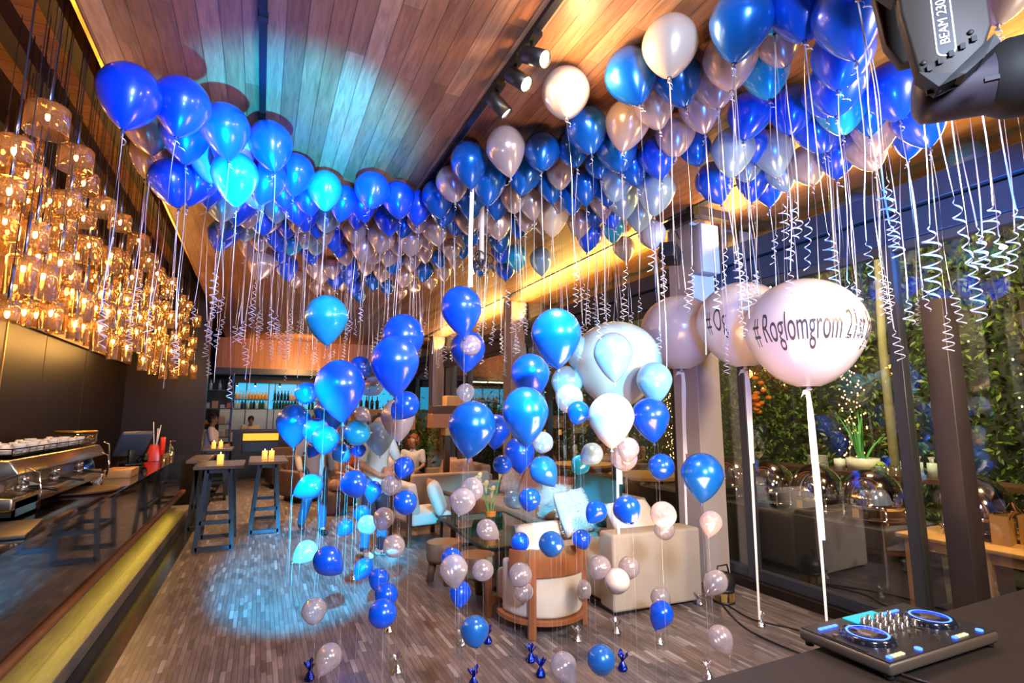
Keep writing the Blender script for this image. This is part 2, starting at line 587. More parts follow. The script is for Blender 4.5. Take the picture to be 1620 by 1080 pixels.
# columns in the glass line
for i, (y0, x0) in enumerate(((4.32, 4.30), (9.2, 4.35), (14.4, 4.35))):
    b = MB(); b.box(x0, x0 + 0.34, y0, y0 + 0.38, 0, CEIL)
    o = struct(b.build('column', M_plaster, bevel=0.01, seg=1))
b = MB(); b.box(4.10, 4.16, 4.05, 4.75, 3.86, 3.96); b.box(4.06, 4.6, 4.02, 4.12, 3.9, 3.99)
struct(b.build('trim_12', M_black))
# terrace outside
b = MB(); b.box(WX + 0.12, 12, -3, 26, -0.1, -0.02)
struct(b.build('ground', M_earth))
M_wallout = mat('terrace_wall', (0.03, 0.035, 0.02), 0.8, noise=0.3)
b = MB(); b.box(8.0, 8.2, -3, 26, 0, 4.6)
struct(b.build('wall_outside', M_wallout))
# living hedge that climbs the terrace wall: nobody could count its leaves
def leaf_mat():
    m, nt, b = newmat('hedge_leaves')
    N, L = nt.nodes, nt.links
    gi = N.new('ShaderNodeNewGeometry')
    cr = N.new('ShaderNodeValToRGB')
    e = cr.color_ramp.elements
    e[0].color = (0.035, 0.10, 0.015, 1)
    e[1].color = (0.25, 0.33, 0.05, 1)
    e.new(0.5).color = (0.09, 0.19, 0.03, 1)
    L.new(gi.outputs['Random Per Island'], cr.inputs[0])
    L.new(cr.outputs[0], b.inputs['Base Color'])
    pset(b, rough=0.4)
    return m
M_leaf = leaf_mat()
def leaves(name, n, fn, size, m, rnd):
    vs, fs = [], []
    for i in range(n):
        c = Vector(fn())
        s = size * rnd.uniform(0.6, 1.3)
        e = Euler((rnd.uniform(-1.2, 1.2), rnd.uniform(-1.2, 1.2), rnd.uniform(0, 6.28)))
        R3 = e.to_matrix()
        k = len(vs)
        for p in ((-1, 0, 0), (0, -0.42, 0.12), (1, 0, 0), (0, 0.42, 0.12)):
            vs.append(c + R3 @ (Vector(p) * s))
        fs += [(k, k + 1, k + 2), (k, k + 2, k + 3)]
    me = bpy.data.meshes.new(name)
    me.from_pydata([tuple(v) for v in vs], [], fs)
    me.materials.append(m)
    o = bpy.data.objects.new(name, me)
    COL.objects.link(o)
    return o
rl = random.Random(3)
def hp():
    y = rl.uniform(-0.5, 21) if rl.random() < .55 else rl.uniform(1.5, 8)
    z = rl.uniform(0.1, 4.1)
    t = 0.5 + 0.5 * math.sin(y * 2.1) * math.cos(z * 1.7 + y)
    return (7.95 - 0.38 * t * rl.random() - 0.05, y, z)
o = leaves('hedge', 17000, hp, 0.05, M_leaf, rl)
tag(o, 'dense green leafy hedge climbing the terrace wall behind the glass', 'hedge', kind='stuff')

# ================================================================ BALLOONS
M_BAL = {
    'B': balloon_mat('latex_royal_blue', (0.002, 0.085, 0.86), 0.15, 0.30),
    'M': balloon_mat('latex_metallic_blue', (0.004, 0.14, 0.68), 0.45, 0.27),
    'C': balloon_mat('latex_turquoise', (0.01, 0.42, 0.78), 0.2, 0.28),
    'L': balloon_mat('latex_pale_blue', (0.38, 0.62, 0.86), 0.3, 0.28, see=0.25),
    'S': balloon_mat('latex_silver_pearl', (0.66, 0.56, 0.60), 0.45, 0.25, see=0.30),
    'W': balloon_mat('latex_pearl_white', (0.56, 0.49, 0.45), 0.15, 0.3, see=0.08),
    'Y': balloon_mat('latex_pearl_cream', (0.88, 0.74, 0.55), 0.1, 0.35, see=0.25),
    'SB': balloon_mat('small_latex_blue', (0.002, 0.10, 0.82), 0.2, 0.26, see=0.10),
    'SM': balloon_mat('small_latex_metallic_blue', (0.02, 0.17, 0.60), 0.35, 0.26, see=0.10),
    'SS': balloon_mat('small_latex_silver', (0.66, 0.58, 0.62), 0.4, 0.22, see=0.58, edge=0.9),
}
M_knot = mat('latex_knot', (0.05, 0.08, 0.25), 0.4)
M_knot_s = mat('latex_knot_silver', (0.45, 0.40, 0.44), 0.4)
M_ribbon = mat('curling_ribbon', (0.72, 0.74, 0.84), 0.35, 0.3)
M_thread = mat('nylon_thread', (0.55, 0.55, 0.6), 0.4)
M_foil = mat('silver_foil', (0.85, 0.83, 0.84), 0.22, 1.0, bump=0.6, bscale=30)
M_foilblue = mat('blue_foil', (0.01, 0.03, 0.45), 0.2, 0.8, bump=0.6, bscale=30)

def balloon_profile(top=0.53, bot=0.64, pw=0.86, k=12):
    pr = [(0.0001, top)]
    for i in range(1, k):
        t = PI / 2 * i / k
        pr.append((0.5 * math.sin(t), top * math.cos(t)))
    pr.append((0.5, 0))
    for i in range(1, k + 1):
        s = i / (k + 0.35)
        pr.append((0.5 * math.cos(PI / 2 * s) ** pw * (1 - 0.06 * math.sin(PI * s)), -bot * s))
    return pr
BM = {}
for key, args in (('tear', (0.53, 0.68, 0.80)), ('tear2', (0.56, 0.74, 0.84)), ('round', (0.50, 0.55, 0.62)), ('giant', (0.475, 0.50, 0.55))):
    mb = MB(); mb.lathe(balloon_profile(*args), 32 if key != 'giant' else 56)
    BM[key] = (mb, args[1])
BMESH = {}
def body_mesh(key, colr):
    if (key, colr) not in BMESH:
        BMESH[(key, colr)] = BM[key][0].mesh('balloon_' + key, M_BAL[colr], True)
    return BMESH[(key, colr)]
kb = MB()
kb.lathe([(0.028, 0.03), (0.020, 0.0), (0.026, -0.018), (0.014, -0.03), (0.030, -0.055), (0.040, -0.075), (0.030, -0.078), (0.008, -0.05)], 10)
KNOT = kb.mesh('knot', M_knot, True)
KNOTS = kb.mesh('knot', M_knot_s, True)

def ribbon_mesh(seed, length, curls, strands=1, width=0.0048):
    r = random.Random(seed)
    mb = MB()
    # a short curl by the knot
    pts, side = [], []
    cx, cy = r.uniform(-.02, .02), r.uniform(-.02, .02)
    for i in range(14):
        t = i / 13
        a = t * 9
        pts.append((cx * t * 2 + 0.010 * math.cos(a), cy * t * 2 + 0.010 * math.sin(a), -0.01 - 0.05 * t))
        side.append((0.3 * math.cos(a), 0.3 * math.sin(a), 1))
    mb.tape(pts, width, side)
    for st in range(strands):
        pts, side = [], []
        sx, sy = r.uniform(-.05, .05), r.uniform(-.05, .05)
        ph, ph2 = r.uniform(0, 6), r.uniform(0, 6)
        tw = r.uniform(1.0, 3.0)
        Ls = length * r.uniform(0.86, 1.08) - (0.28 if curls else 0)
        n = 22
        for i in range(n + 1):
            t = i / n
            amp = 0.012 * math.sin(PI * t)
            pts.append((sx * t + amp * math.sin(3 * t + ph), sy * t + amp * math.cos(4 * t + ph2), -Ls * t))
            a = ph + tw * t
            side.append((math.cos(a), math.sin(a), 0.05))
        if curls:
            nt = r.randint(3, 6)
            rad0 = r.uniform(0.014, 0.026)
            pit = r.uniform(0.035, 0.055)
            bx, by, bz = pts[-1]
            m_ = nt * 12
            for i in range(1, m_ + 1):
                t = i / m_
                a = 2 * PI * nt * t
                rad = rad0 * min(1, 4 * t) * (1 + 0.25 * math.sin(5 * t + ph))
                pts.append((bx + rad * math.cos(a) + 0.03 * t * math.sin(ph), by + rad * math.sin(a), bz - pit * nt * t))
                side.append((0.35 * math.cos(a), 0.35 * math.sin(a), 1))
        mb.tape(pts, width, side)
    return mb.mesh('ribbon', M_ribbon, True)
RIB = [ribbon_mesh(i, 1.15 + 0.07 * (i % 6), i % 5 != 4, 1 + (i % 3 == 0)) for i in range(14)]
RIBNEAR = [ribbon_mesh(40 + i, 1.30 + 0.1 * (i % 3), True, 2, 0.006) for i in range(5)]

# balloons: x, y, z, width, colour, cluster, rank and count of its colour in that tier, tier, size word
BALLOONS = [
(-0.743,3.258,3.467,0.307,'B','A',0,15,'u',''),
(-0.526,3.401,3.548,0.310,'B','A',2,15,'u',''),
(-0.860,4.298,3.788,0.291,'S','A',0,3,'u',''),
(-0.905,4.774,3.801,0.310,'S','A',1,3,'u',''),
(-0.772,4.542,3.808,0.296,'S','A',2,3,'u',''),
(-0.599,4.126,3.706,0.311,'B','A',3,15,'u',''),
(-0.328,3.770,3.645,0.312,'B','A',6,15,'u',''),
(-0.458,4.358,3.679,0.294,'L','A',0,6,'u',''),
(-0.297,4.152,3.683,0.295,'L','A',2,6,'u',''),
(-0.691,4.377,3.454,0.311,'B','A',1,15,'u',''),
(-0.563,4.584,3.582,0.313,'B','A',4,15,'u',''),
(-0.265,4.043,3.441,0.314,'C','A',0,2,'u',''),
(-0.419,5.069,3.617,0.314,'L','A',1,6,'u',''),
(-0.288,5.286,3.700,0.306,'B','A',7,15,'u',''),
(-0.115,4.593,3.809,0.315,'L','A',4,6,'u',''),
(-0.053,4.063,3.741,0.315,'B','A',9,15,'u',''),
(-0.076,4.406,3.605,0.316,'B','A',8,15,'u',''),
(-0.488,6.355,3.719,0.315,'B','A',0,16,'l',''),
(-0.414,6.100,3.788,0.306,'B','A',1,16,'l',''),
(-0.164,4.975,3.716,0.269,'L','A',3,6,'u',''),
(-0.115,5.744,3.748,0.289,'B','A',2,16,'l',''),
(-0.282,6.440,3.853,0.274,'L','A',0,4,'l',''),
(-0.246,6.999,3.842,0.280,'S','A',1,17,'l',''),
(-0.127,6.791,3.852,0.262,'S','A',2,17,'l',''),
(0.006,6.398,3.824,0.267,'B','A',3,16,'l',''),
(0.146,4.687,3.832,0.317,'B','A',12,15,'u',''),
(0.407,4.835,3.793,0.309,'C','A',1,2,'u',''),
(0.594,5.019,3.782,0.283,'B','A',14,15,'u',''),
(0.178,5.354,3.809,0.308,'B','A',11,15,'u',''),
(0.018,5.553,3.829,0.275,'L','A',5,6,'u',''),
(0.143,6.072,3.856,0.268,'B','A',7,16,'l',''),
(0.246,5.804,3.808,0.238,'S','A',7,17,'l',''),
(0.293,5.584,3.808,0.271,'B','A',8,16,'l',''),
(0.426,5.929,3.852,0.269,'B','A',10,16,'l',''),
(0.522,5.708,3.842,0.277,'L','A',3,4,'l',''),
(0.051,6.634,3.837,0.276,'B','A',4,16,'l',''),
(-0.027,7.490,3.823,0.308,'S','A',4,17,'l',''),
(-0.104,6.966,3.587,0.317,'S','A',3,17,'l',''),
(0.122,7.121,3.832,0.279,'B','A',5,16,'l',''),
(0.198,7.648,3.789,0.318,'B','A',6,16,'l',''),
(0.232,6.801,3.851,0.253,'C','A',0,1,'l',''),
(0.378,6.515,3.864,0.245,'L','A',1,4,'l',''),
(0.460,6.990,3.849,0.264,'B','A',9,16,'l',''),
(0.556,7.649,3.834,0.269,'S','A',9,17,'l',''),
(0.498,6.736,3.862,0.239,'L','A',2,4,'l',''),
(0.678,7.947,3.813,0.264,'S','A',11,17,'l',''),
(0.645,6.327,3.860,0.259,'B','A',11,16,'l',''),
(0.782,6.776,3.873,0.227,'B','A',13,16,'l',''),
(0.877,7.010,3.861,0.254,'S','A',16,17,'l',''),
(1.000,7.407,3.844,0.289,'B','A',14,16,'l',''),
(0.896,8.073,3.831,0.306,'B','A',12,16,'l',''),
(1.021,8.328,3.847,0.257,'S','A',15,17,'l',''),
(0.801,7.729,3.848,0.257,'S','A',14,17,'l',''),
(0.688,8.860,3.852,0.267,'S','A',10,17,'l',''),
(-0.231,5.532,3.719,0.280,'S','A',0,17,'l',''),
(-0.028,5.934,3.829,0.249,'S','A',5,17,'l',''),
(0.303,6.226,3.859,0.233,'S','A',8,17,'l',''),
(0.527,6.135,3.834,0.253,'S','A',12,17,'l',''),
(-0.504,4.827,3.636,0.272,'B','A',5,15,'u',''),
(0.059,5.018,3.794,0.278,'B','A',10,15,'u',''),
(0.283,5.117,3.801,0.276,'B','A',13,15,'u',''),
(1.253,8.656,3.845,0.247,'B','A',15,16,'l',''),
(0.384,8.539,3.845,0.253,'S','A',6,17,'l',''),
(0.905,9.060,3.867,0.230,'S','A',13,17,'l',''),
(0.801,4.668,3.795,0.320,'B','B',2,6,'u',''),
(1.066,4.781,3.803,0.316,'B','B',4,6,'u',''),
(1.297,4.926,3.822,0.303,'B','B',5,6,'u',''),
(1.412,4.624,3.818,0.317,'M','B',1,13,'u',''),
(0.796,5.449,3.852,0.259,'B','B',0,6,'u',''),
(0.792,5.160,3.846,0.288,'B','B',1,6,'u',''),
(1.109,5.461,3.846,0.282,'B','B',3,6,'u',''),
(1.319,5.590,3.859,0.260,'M','B',0,13,'u',''),
(1.154,5.972,3.824,0.321,'S','B',4,22,'l',''),
(1.459,5.819,3.783,0.322,'S','B',10,22,'l',''),
(1.007,6.318,3.761,0.307,'S','B',1,22,'l',''),
(1.173,6.523,3.803,0.298,'S','B',3,22,'l',''),
(1.396,6.636,3.824,0.271,'S','B',6,22,'l',''),
(0.848,5.987,3.843,0.267,'S','B',0,22,'l',''),
(1.770,6.357,3.854,0.248,'S','B',13,22,'l',''),
(1.641,5.470,3.819,0.308,'S','B',16,22,'l',''),
(2.030,6.042,3.814,0.246,'S','B',18,22,'l',''),
(2.052,6.637,3.860,0.225,'M','B',5,10,'l',''),
(2.031,7.232,3.842,0.261,'M','B',4,10,'l',''),
(1.490,6.869,3.815,0.299,'M','B',3,10,'l',''),
(1.827,7.604,3.824,0.290,'S','B',9,22,'l',''),
(1.469,7.466,3.843,0.280,'S','B',5,22,'l',''),
(1.053,7.764,3.831,0.302,'B','B',0,3,'l',''),
(1.733,6.845,3.858,0.264,'S','B',11,22,'l',''),
(2.271,7.116,3.851,0.262,'S','B',17,22,'l',''),
(2.282,7.789,3.851,0.239,'S','B',15,22,'l',''),
(1.458,8.124,3.848,0.280,'M','B',1,10,'l',''),
(1.428,3.832,3.813,0.307,'M','B',4,13,'u',''),
(1.605,3.495,3.812,0.311,'S','B',6,12,'u',''),
(1.881,3.414,3.815,0.293,'M','B',10,13,'u',''),
(1.431,4.257,3.815,0.302,'S','B',1,12,'u',''),
(1.659,3.979,3.767,0.322,'M','B',6,13,'u',''),
(1.936,3.834,3.819,0.298,'M','B',9,13,'u',''),
(1.724,4.545,3.826,0.308,'M','B',5,13,'u',''),
(1.880,5.066,3.843,0.280,'S','B',2,12,'u',''),
(2.002,4.568,3.853,0.274,'M','B',7,13,'u',''),
(2.146,4.880,3.773,0.313,'S','B',5,12,'u',''),
(2.078,4.348,3.834,0.256,'S','B',7,12,'u',''),
(2.307,4.418,3.850,0.261,'S','B',9,12,'u',''),
(2.576,4.447,3.775,0.322,'Y','B',0,1,'u',''),
(2.419,4.720,3.811,0.253,'S','B',8,12,'u',''),
(2.649,4.822,3.863,0.241,'S','B',10,12,'u',''),
(2.445,4.954,3.847,0.286,'M','B',8,13,'u',''),
(2.251,3.757,3.857,0.242,'S','B',11,12,'u',''),
(2.279,3.974,3.847,0.253,'M','B',11,13,'u',''),
(2.535,4.028,3.794,0.255,'M','B',12,13,'u',''),
(1.833,5.296,3.864,0.243,'M','B',3,13,'u',''),
(2.076,5.481,3.830,0.259,'M','B',7,10,'l',''),
(2.447,5.504,3.839,0.281,'M','B',9,10,'l',''),
(2.664,5.931,3.837,0.267,'B','B',1,3,'l',''),
(2.907,6.006,3.815,0.309,'C','B',0,1,'l',''),
(3.022,6.575,3.822,0.296,'B','B',2,3,'l',''),
(3.301,6.035,3.831,0.309,'L','B',0,1,'l',''),
(2.034,5.687,3.874,0.229,'S','B',20,22,'l',''),
(2.316,6.723,3.882,0.212,'S','B',19,22,'l',''),
(2.371,5.983,3.845,0.264,'S','B',21,22,'l',''),
(2.112,5.113,3.862,0.256,'S','B',4,12,'u',''),
(1.418,5.396,3.845,0.229,'S','B',0,12,'u',''),
(1.409,6.242,3.851,0.255,'S','B',7,22,'l',''),
(1.194,7.182,3.835,0.265,'S','B',2,22,'l',''),
(2.211,6.129,3.874,0.230,'M','B',6,10,'l',''),
(1.681,5.911,3.861,0.248,'S','B',14,22,'l',''),
(2.701,6.738,3.862,0.237,'M','B',8,10,'l',''),
(1.738,8.426,3.845,0.248,'M','B',2,10,'l',''),
(2.150,8.276,3.856,0.227,'S','B',12,22,'l',''),
(1.441,9.314,3.855,0.243,'M','B',0,10,'l',''),
(2.070,8.857,3.866,0.216,'S','B',8,22,'l',''),
(1.586,4.985,3.840,0.285,'M','B',2,13,'u',''),
(1.902,4.809,3.790,0.264,'S','B',3,12,'u',''),
(1.661,2.686,3.817,0.313,'W','C',0,2,'u',''),
(1.923,2.360,3.810,0.311,'M','C',4,7,'u',''),
(1.950,2.042,3.803,0.309,'W','C',1,2,'u',''),
(2.235,2.288,3.836,0.296,'M','C',5,7,'u',''),
(2.026,2.998,3.825,0.310,'M','C',1,7,'u',''),
(2.111,3.333,3.850,0.262,'M','C',0,7,'u',''),
(2.237,2.799,3.812,0.318,'S','C',0,3,'u',''),
(2.261,2.538,3.815,0.275,'S','C',1,3,'u',''),
(2.669,2.784,3.828,0.294,'S','C',2,3,'u',''),
(2.381,3.112,3.800,0.319,'M','C',3,7,'u',''),
(2.449,3.473,3.859,0.221,'M','C',2,7,'u',''),
(2.719,3.040,3.789,0.295,'B','C',0,1,'u',''),
(3.009,3.440,3.840,0.301,'B','C',2,3,'l',''),
(2.525,3.794,3.821,0.276,'M','C',0,4,'l',''),
(2.701,3.543,3.792,0.306,'L','C',0,4,'l',''),
(3.005,3.862,3.816,0.316,'L','C',1,4,'l',''),
(2.913,3.289,3.631,0.320,'L','C',3,4,'l',''),
(3.469,4.182,3.846,0.289,'L','C',2,4,'l',''),
(2.944,4.105,3.860,0.260,'S','C',2,3,'l',''),
(3.042,4.673,3.848,0.272,'S','C',1,3,'l',''),
(3.308,4.888,3.812,0.304,'B','C',0,3,'l',''),
(3.450,4.619,3.836,0.263,'C','C',0,1,'l',''),
(3.137,4.246,3.832,0.285,'B','C',1,3,'l',''),
(3.944,4.547,3.807,0.316,'W','C',1,2,'l',''),
(3.991,5.135,3.830,0.277,'W','C',0,2,'l',''),
(3.003,2.919,3.855,0.249,'M','C',6,7,'u',''),
(2.557,4.226,3.875,0.229,'S','C',0,3,'l',''),
(3.089,4.462,3.867,0.222,'M','C',1,4,'l',''),
(2.665,3.287,3.804,0.278,'M','C',3,4,'l',''),
(2.765,3.782,3.814,0.257,'M','C',2,4,'l',''),
(2.082,1.679,3.722,0.310,'M','D',0,1,'u',''),
(2.349,1.982,3.812,0.312,'S','D',2,4,'u',''),
(2.477,2.207,3.827,0.275,'S','D',1,4,'u',''),
(2.575,2.438,3.844,0.292,'S','D',0,4,'u',''),
(2.669,2.000,3.840,0.285,'C','D',0,3,'u',''),
(2.541,1.808,3.851,0.236,'S','D',3,4,'u',''),
(2.954,2.360,3.831,0.300,'B','D',1,11,'l',''),
(3.178,2.201,3.839,0.303,'B','D',5,11,'l',''),
(3.095,2.636,3.729,0.316,'L','D',0,4,'l',''),
(3.422,3.132,3.752,0.318,'B','D',0,11,'l',''),
(3.557,2.650,3.836,0.310,'L','D',2,4,'l',''),
(3.590,2.933,3.843,0.253,'L','D',1,4,'l',''),
(3.811,3.050,3.824,0.297,'B','D',3,11,'l',''),
(3.884,2.831,3.814,0.279,'L','D',3,4,'l',''),
(4.063,3.104,3.838,0.306,'B','D',4,11,'l',''),
(3.891,2.598,3.767,0.304,'W','D',0,1,'l',''),
(3.456,2.225,3.767,0.285,'B','D',6,11,'l',''),
(2.306,1.505,3.762,0.298,'B','D',0,7,'u',''),
(2.339,1.312,3.580,0.306,'B','D',4,7,'u',''),
(2.668,1.394,3.873,0.232,'B','D',5,7,'u',''),
(2.632,1.520,3.619,0.299,'B','D',3,7,'u',''),
(2.843,1.685,3.613,0.309,'B','D',2,7,'u',''),
(3.207,1.890,3.689,0.305,'C','D',2,3,'u',''),
(3.256,1.626,3.657,0.307,'B','D',6,7,'u',''),
(3.656,1.945,3.693,0.300,'S','D',1,2,'l',''),
(3.834,2.115,3.671,0.292,'S','D',0,2,'l',''),
(3.660,1.687,3.614,0.306,'B','D',10,11,'l',''),
(3.885,2.351,3.741,0.298,'B','D',8,11,'l',''),
(3.676,2.271,3.810,0.232,'B','D',7,11,'l',''),
(4.313,2.062,3.842,0.259,'B','D',9,11,'l',''),
(2.977,1.863,3.686,0.223,'B','D',1,7,'u',''),
(2.355,1.687,3.883,0.211,'C','D',1,3,'u',''),
(3.314,2.642,3.844,0.242,'B','D',2,11,'l',''),
(3.439,1.857,3.701,0.240,'M','D',0,1,'l',''),
(2.720,1.174,3.825,0.292,'S','O',0,2,'',''),
(2.609,0.987,3.684,0.295,'B','O',2,4,'',''),
(2.930,0.962,3.698,0.298,'S','O',1,2,'',''),
(2.104,0.975,3.548,0.275,'B','O',1,4,'',''),
(2.406,0.826,3.652,0.297,'W','O',0,1,'',''),
(2.411,0.695,3.425,0.295,'B','O',3,4,'',''),
(2.159,1.166,3.684,0.269,'B','O',0,4,'',''),
(0.381,3.847,2.434,0.295,'C','E',0,1,'','l'),
(0.883,3.660,2.301,0.295,'B','E',2,3,'','l'),
(0.731,3.222,2.074,0.295,'B','E',1,3,'','l'),
(0.734,4.514,2.144,0.200,'B','E',5,7,'','s'),
(0.425,3.319,1.920,0.295,'B','E',0,3,'','l'),
(0.771,4.127,1.972,0.155,'S','E',2,3,'','s'),
(0.279,3.900,1.901,0.155,'B','E',0,7,'','s'),
(0.270,5.043,1.684,0.295,'M','E',0,2,'','l'),
(0.575,5.055,1.778,0.295,'M','E',1,2,'','l'),
(0.392,4.321,1.630,0.200,'B','E',2,7,'','s'),
(0.443,4.129,1.575,0.200,'B','E',3,7,'','s'),
(0.531,5.895,1.412,0.155,'B','E',1,7,'','s'),
(0.609,4.463,1.449,0.155,'M','E',0,1,'','s'),
(0.937,5.676,1.394,0.155,'B','E',4,7,'','s'),
(0.742,5.500,1.582,0.155,'S','E',0,3,'','s'),
(0.674,4.169,1.616,0.200,'C','E',0,1,'','s'),
(0.948,5.599,1.763,0.155,'S','E',1,3,'','s'),
(1.112,5.511,1.538,0.295,'L','E',0,1,'','l'),
(1.084,4.590,1.734,0.295,'S','E',0,1,'','l'),
(0.941,3.783,1.822,0.200,'B','E',6,7,'','s'),
(1.259,3.500,2.510,0.295,'B','F',0,5,'','l'),
(1.529,4.080,2.298,0.295,'B','F',1,5,'','l'),
(1.338,3.519,2.251,0.155,'S','F',1,3,'','s'),
(1.508,4.057,1.934,0.155,'S','F',0,3,'','s'),
(1.182,3.062,1.684,0.295,'M','F',0,2,'','l'),
(2.176,4.958,1.604,0.295,'B','F',2,5,'','l'),
(1.511,2.986,1.766,0.295,'M','F',1,2,'','l'),
(2.308,4.688,1.389,0.295,'B','F',3,5,'','l'),
(1.763,3.888,1.362,0.155,'B','F',0,1,'','s'),
(1.833,3.339,1.365,0.200,'M','F',0,1,'','s'),
(1.803,3.299,1.561,0.155,'S','F',2,3,'','s'),
(1.818,3.506,2.056,0.295,'B','F',4,5,'','l'),
(1.532,2.624,2.214,0.295,'M','G',0,2,'','l'),
(2.666,4.128,2.329,0.295,'L','G',1,4,'','l'),
(2.571,4.216,2.054,0.295,'L','G',0,4,'','l'),
(1.957,3.186,1.869,0.200,'S','G',0,3,'','s'),
(1.935,3.033,1.771,0.155,'B','G',0,2,'','s'),
(2.380,3.230,2.209,0.295,'L','G',2,4,'','l'),
(2.970,3.470,2.039,0.295,'L','G',3,4,'','l'),
(2.038,2.805,1.738,0.295,'W','G',0,1,'','l'),
(2.765,3.291,1.735,0.295,'B','G',0,1,'','l'),
(2.457,3.237,1.439,0.200,'S','G',1,3,'','s'),
(2.383,3.086,1.514,0.155,'S','G',2,3,'','s'),
(2.127,3.169,1.481,0.155,'L','G',0,1,'','s'),
(2.325,3.629,1.361,0.155,'C','G',0,1,'','s'),
(2.786,3.213,1.363,0.200,'B','G',1,2,'','s'),
(2.899,2.912,1.326,0.295,'M','G',1,2,'','l'),
(0.996,3.987,1.365,0.155,'B','H',5,7,'','s'),
(0.866,3.410,1.200,0.155,'B','H',6,7,'','s'),
(0.920,4.055,1.232,0.155,'S','H',2,4,'','s'),
(0.837,3.892,1.024,0.155,'S','H',1,4,'','s'),
(0.830,4.466,0.878,0.155,'S','H',0,4,'','s'),
(0.513,3.213,1.359,0.155,'B','H',2,7,'','s'),
(0.943,4.865,1.088,0.155,'B','H',4,7,'','s'),
(0.938,5.328,0.819,0.155,'B','H',3,7,'','s'),
(0.806,5.429,0.684,0.155,'B','H',1,7,'','s'),
(0.305,3.593,1.308,0.155,'B','H',0,7,'','s'),
(0.890,3.787,0.851,0.155,'S','H',3,4,'','s'),
(0.345,4.090,0.804,0.155,'S','K',0,4,'','s'),
(0.382,3.151,0.962,0.155,'B','K',0,5,'','s'),
(0.856,4.701,0.482,0.155,'B','K',1,5,'','s'),
(0.861,4.110,0.553,0.155,'B','K',2,5,'','s'),
(0.823,3.675,0.573,0.155,'B','K',4,5,'','s'),
(0.670,3.067,0.672,0.155,'B','K',3,5,'','s'),
(0.382,3.730,0.523,0.155,'S','K',1,4,'','s'),
(0.463,3.570,0.294,0.155,'S','K',2,4,'','s'),
(1.107,3.009,1.252,0.155,'S','I',1,5,'','s'),
(1.270,3.288,1.269,0.155,'S','I',2,5,'','s'),
(1.594,3.789,0.898,0.155,'S','I',4,5,'','s'),
(2.007,4.069,0.713,0.155,'B','I',2,5,'','s'),
(1.641,2.901,0.975,0.155,'M','I',0,1,'','s'),
(2.388,3.728,0.765,0.155,'B','I',4,5,'','s'),
(2.057,4.319,1.015,0.155,'L','I',0,1,'','s'),
(1.706,3.310,1.178,0.155,'B','I',3,5,'','s'),
(1.332,3.833,0.708,0.155,'B','I',0,5,'','s'),
(1.021,2.903,0.902,0.155,'S','I',0,5,'','s'),
(1.499,3.641,0.656,0.155,'S','I',3,5,'','s'),
(1.330,3.641,0.526,0.155,'B','I',1,5,'','s'),
(1.605,3.254,0.714,0.155,'S','J',0,11,'','s'),
(1.941,3.880,0.384,0.155,'S','J',1,11,'','s'),
(2.519,3.927,0.312,0.155,'S','J',2,11,'','s'),
(2.256,3.320,1.055,0.155,'B','J',0,3,'','s'),
(1.861,2.438,1.235,0.155,'B','J',1,3,'','s'),
(2.197,2.533,1.166,0.155,'S','J',6,11,'','s'),
(2.816,3.240,0.892,0.155,'S','J',7,11,'','s'),
(2.883,2.836,1.012,0.155,'S','J',8,11,'','s'),
(2.192,3.195,0.707,0.155,'S','J',3,11,'','s'),
(2.519,3.298,0.639,0.155,'S','J',4,11,'','s'),
(2.030,2.779,0.747,0.155,'W','J',0,1,'','s'),
(2.933,3.449,0.330,0.155,'S','J',5,11,'','s'),
(2.423,2.849,0.477,0.155,'B','J',2,3,'','s'),
(2.878,2.818,0.621,0.155,'S','J',9,11,'','s'),
(2.735,2.660,0.341,0.155,'S','J',10,11,'','s'),
(1.666,2.812,0.315,0.155,'S','K',3,4,'','s'),
(1.739,2.542,0.443,0.155,'M','K',1,2,'','s'),
(1.107,2.797,0.606,0.155,'M','K',0,2,'','s'),
]
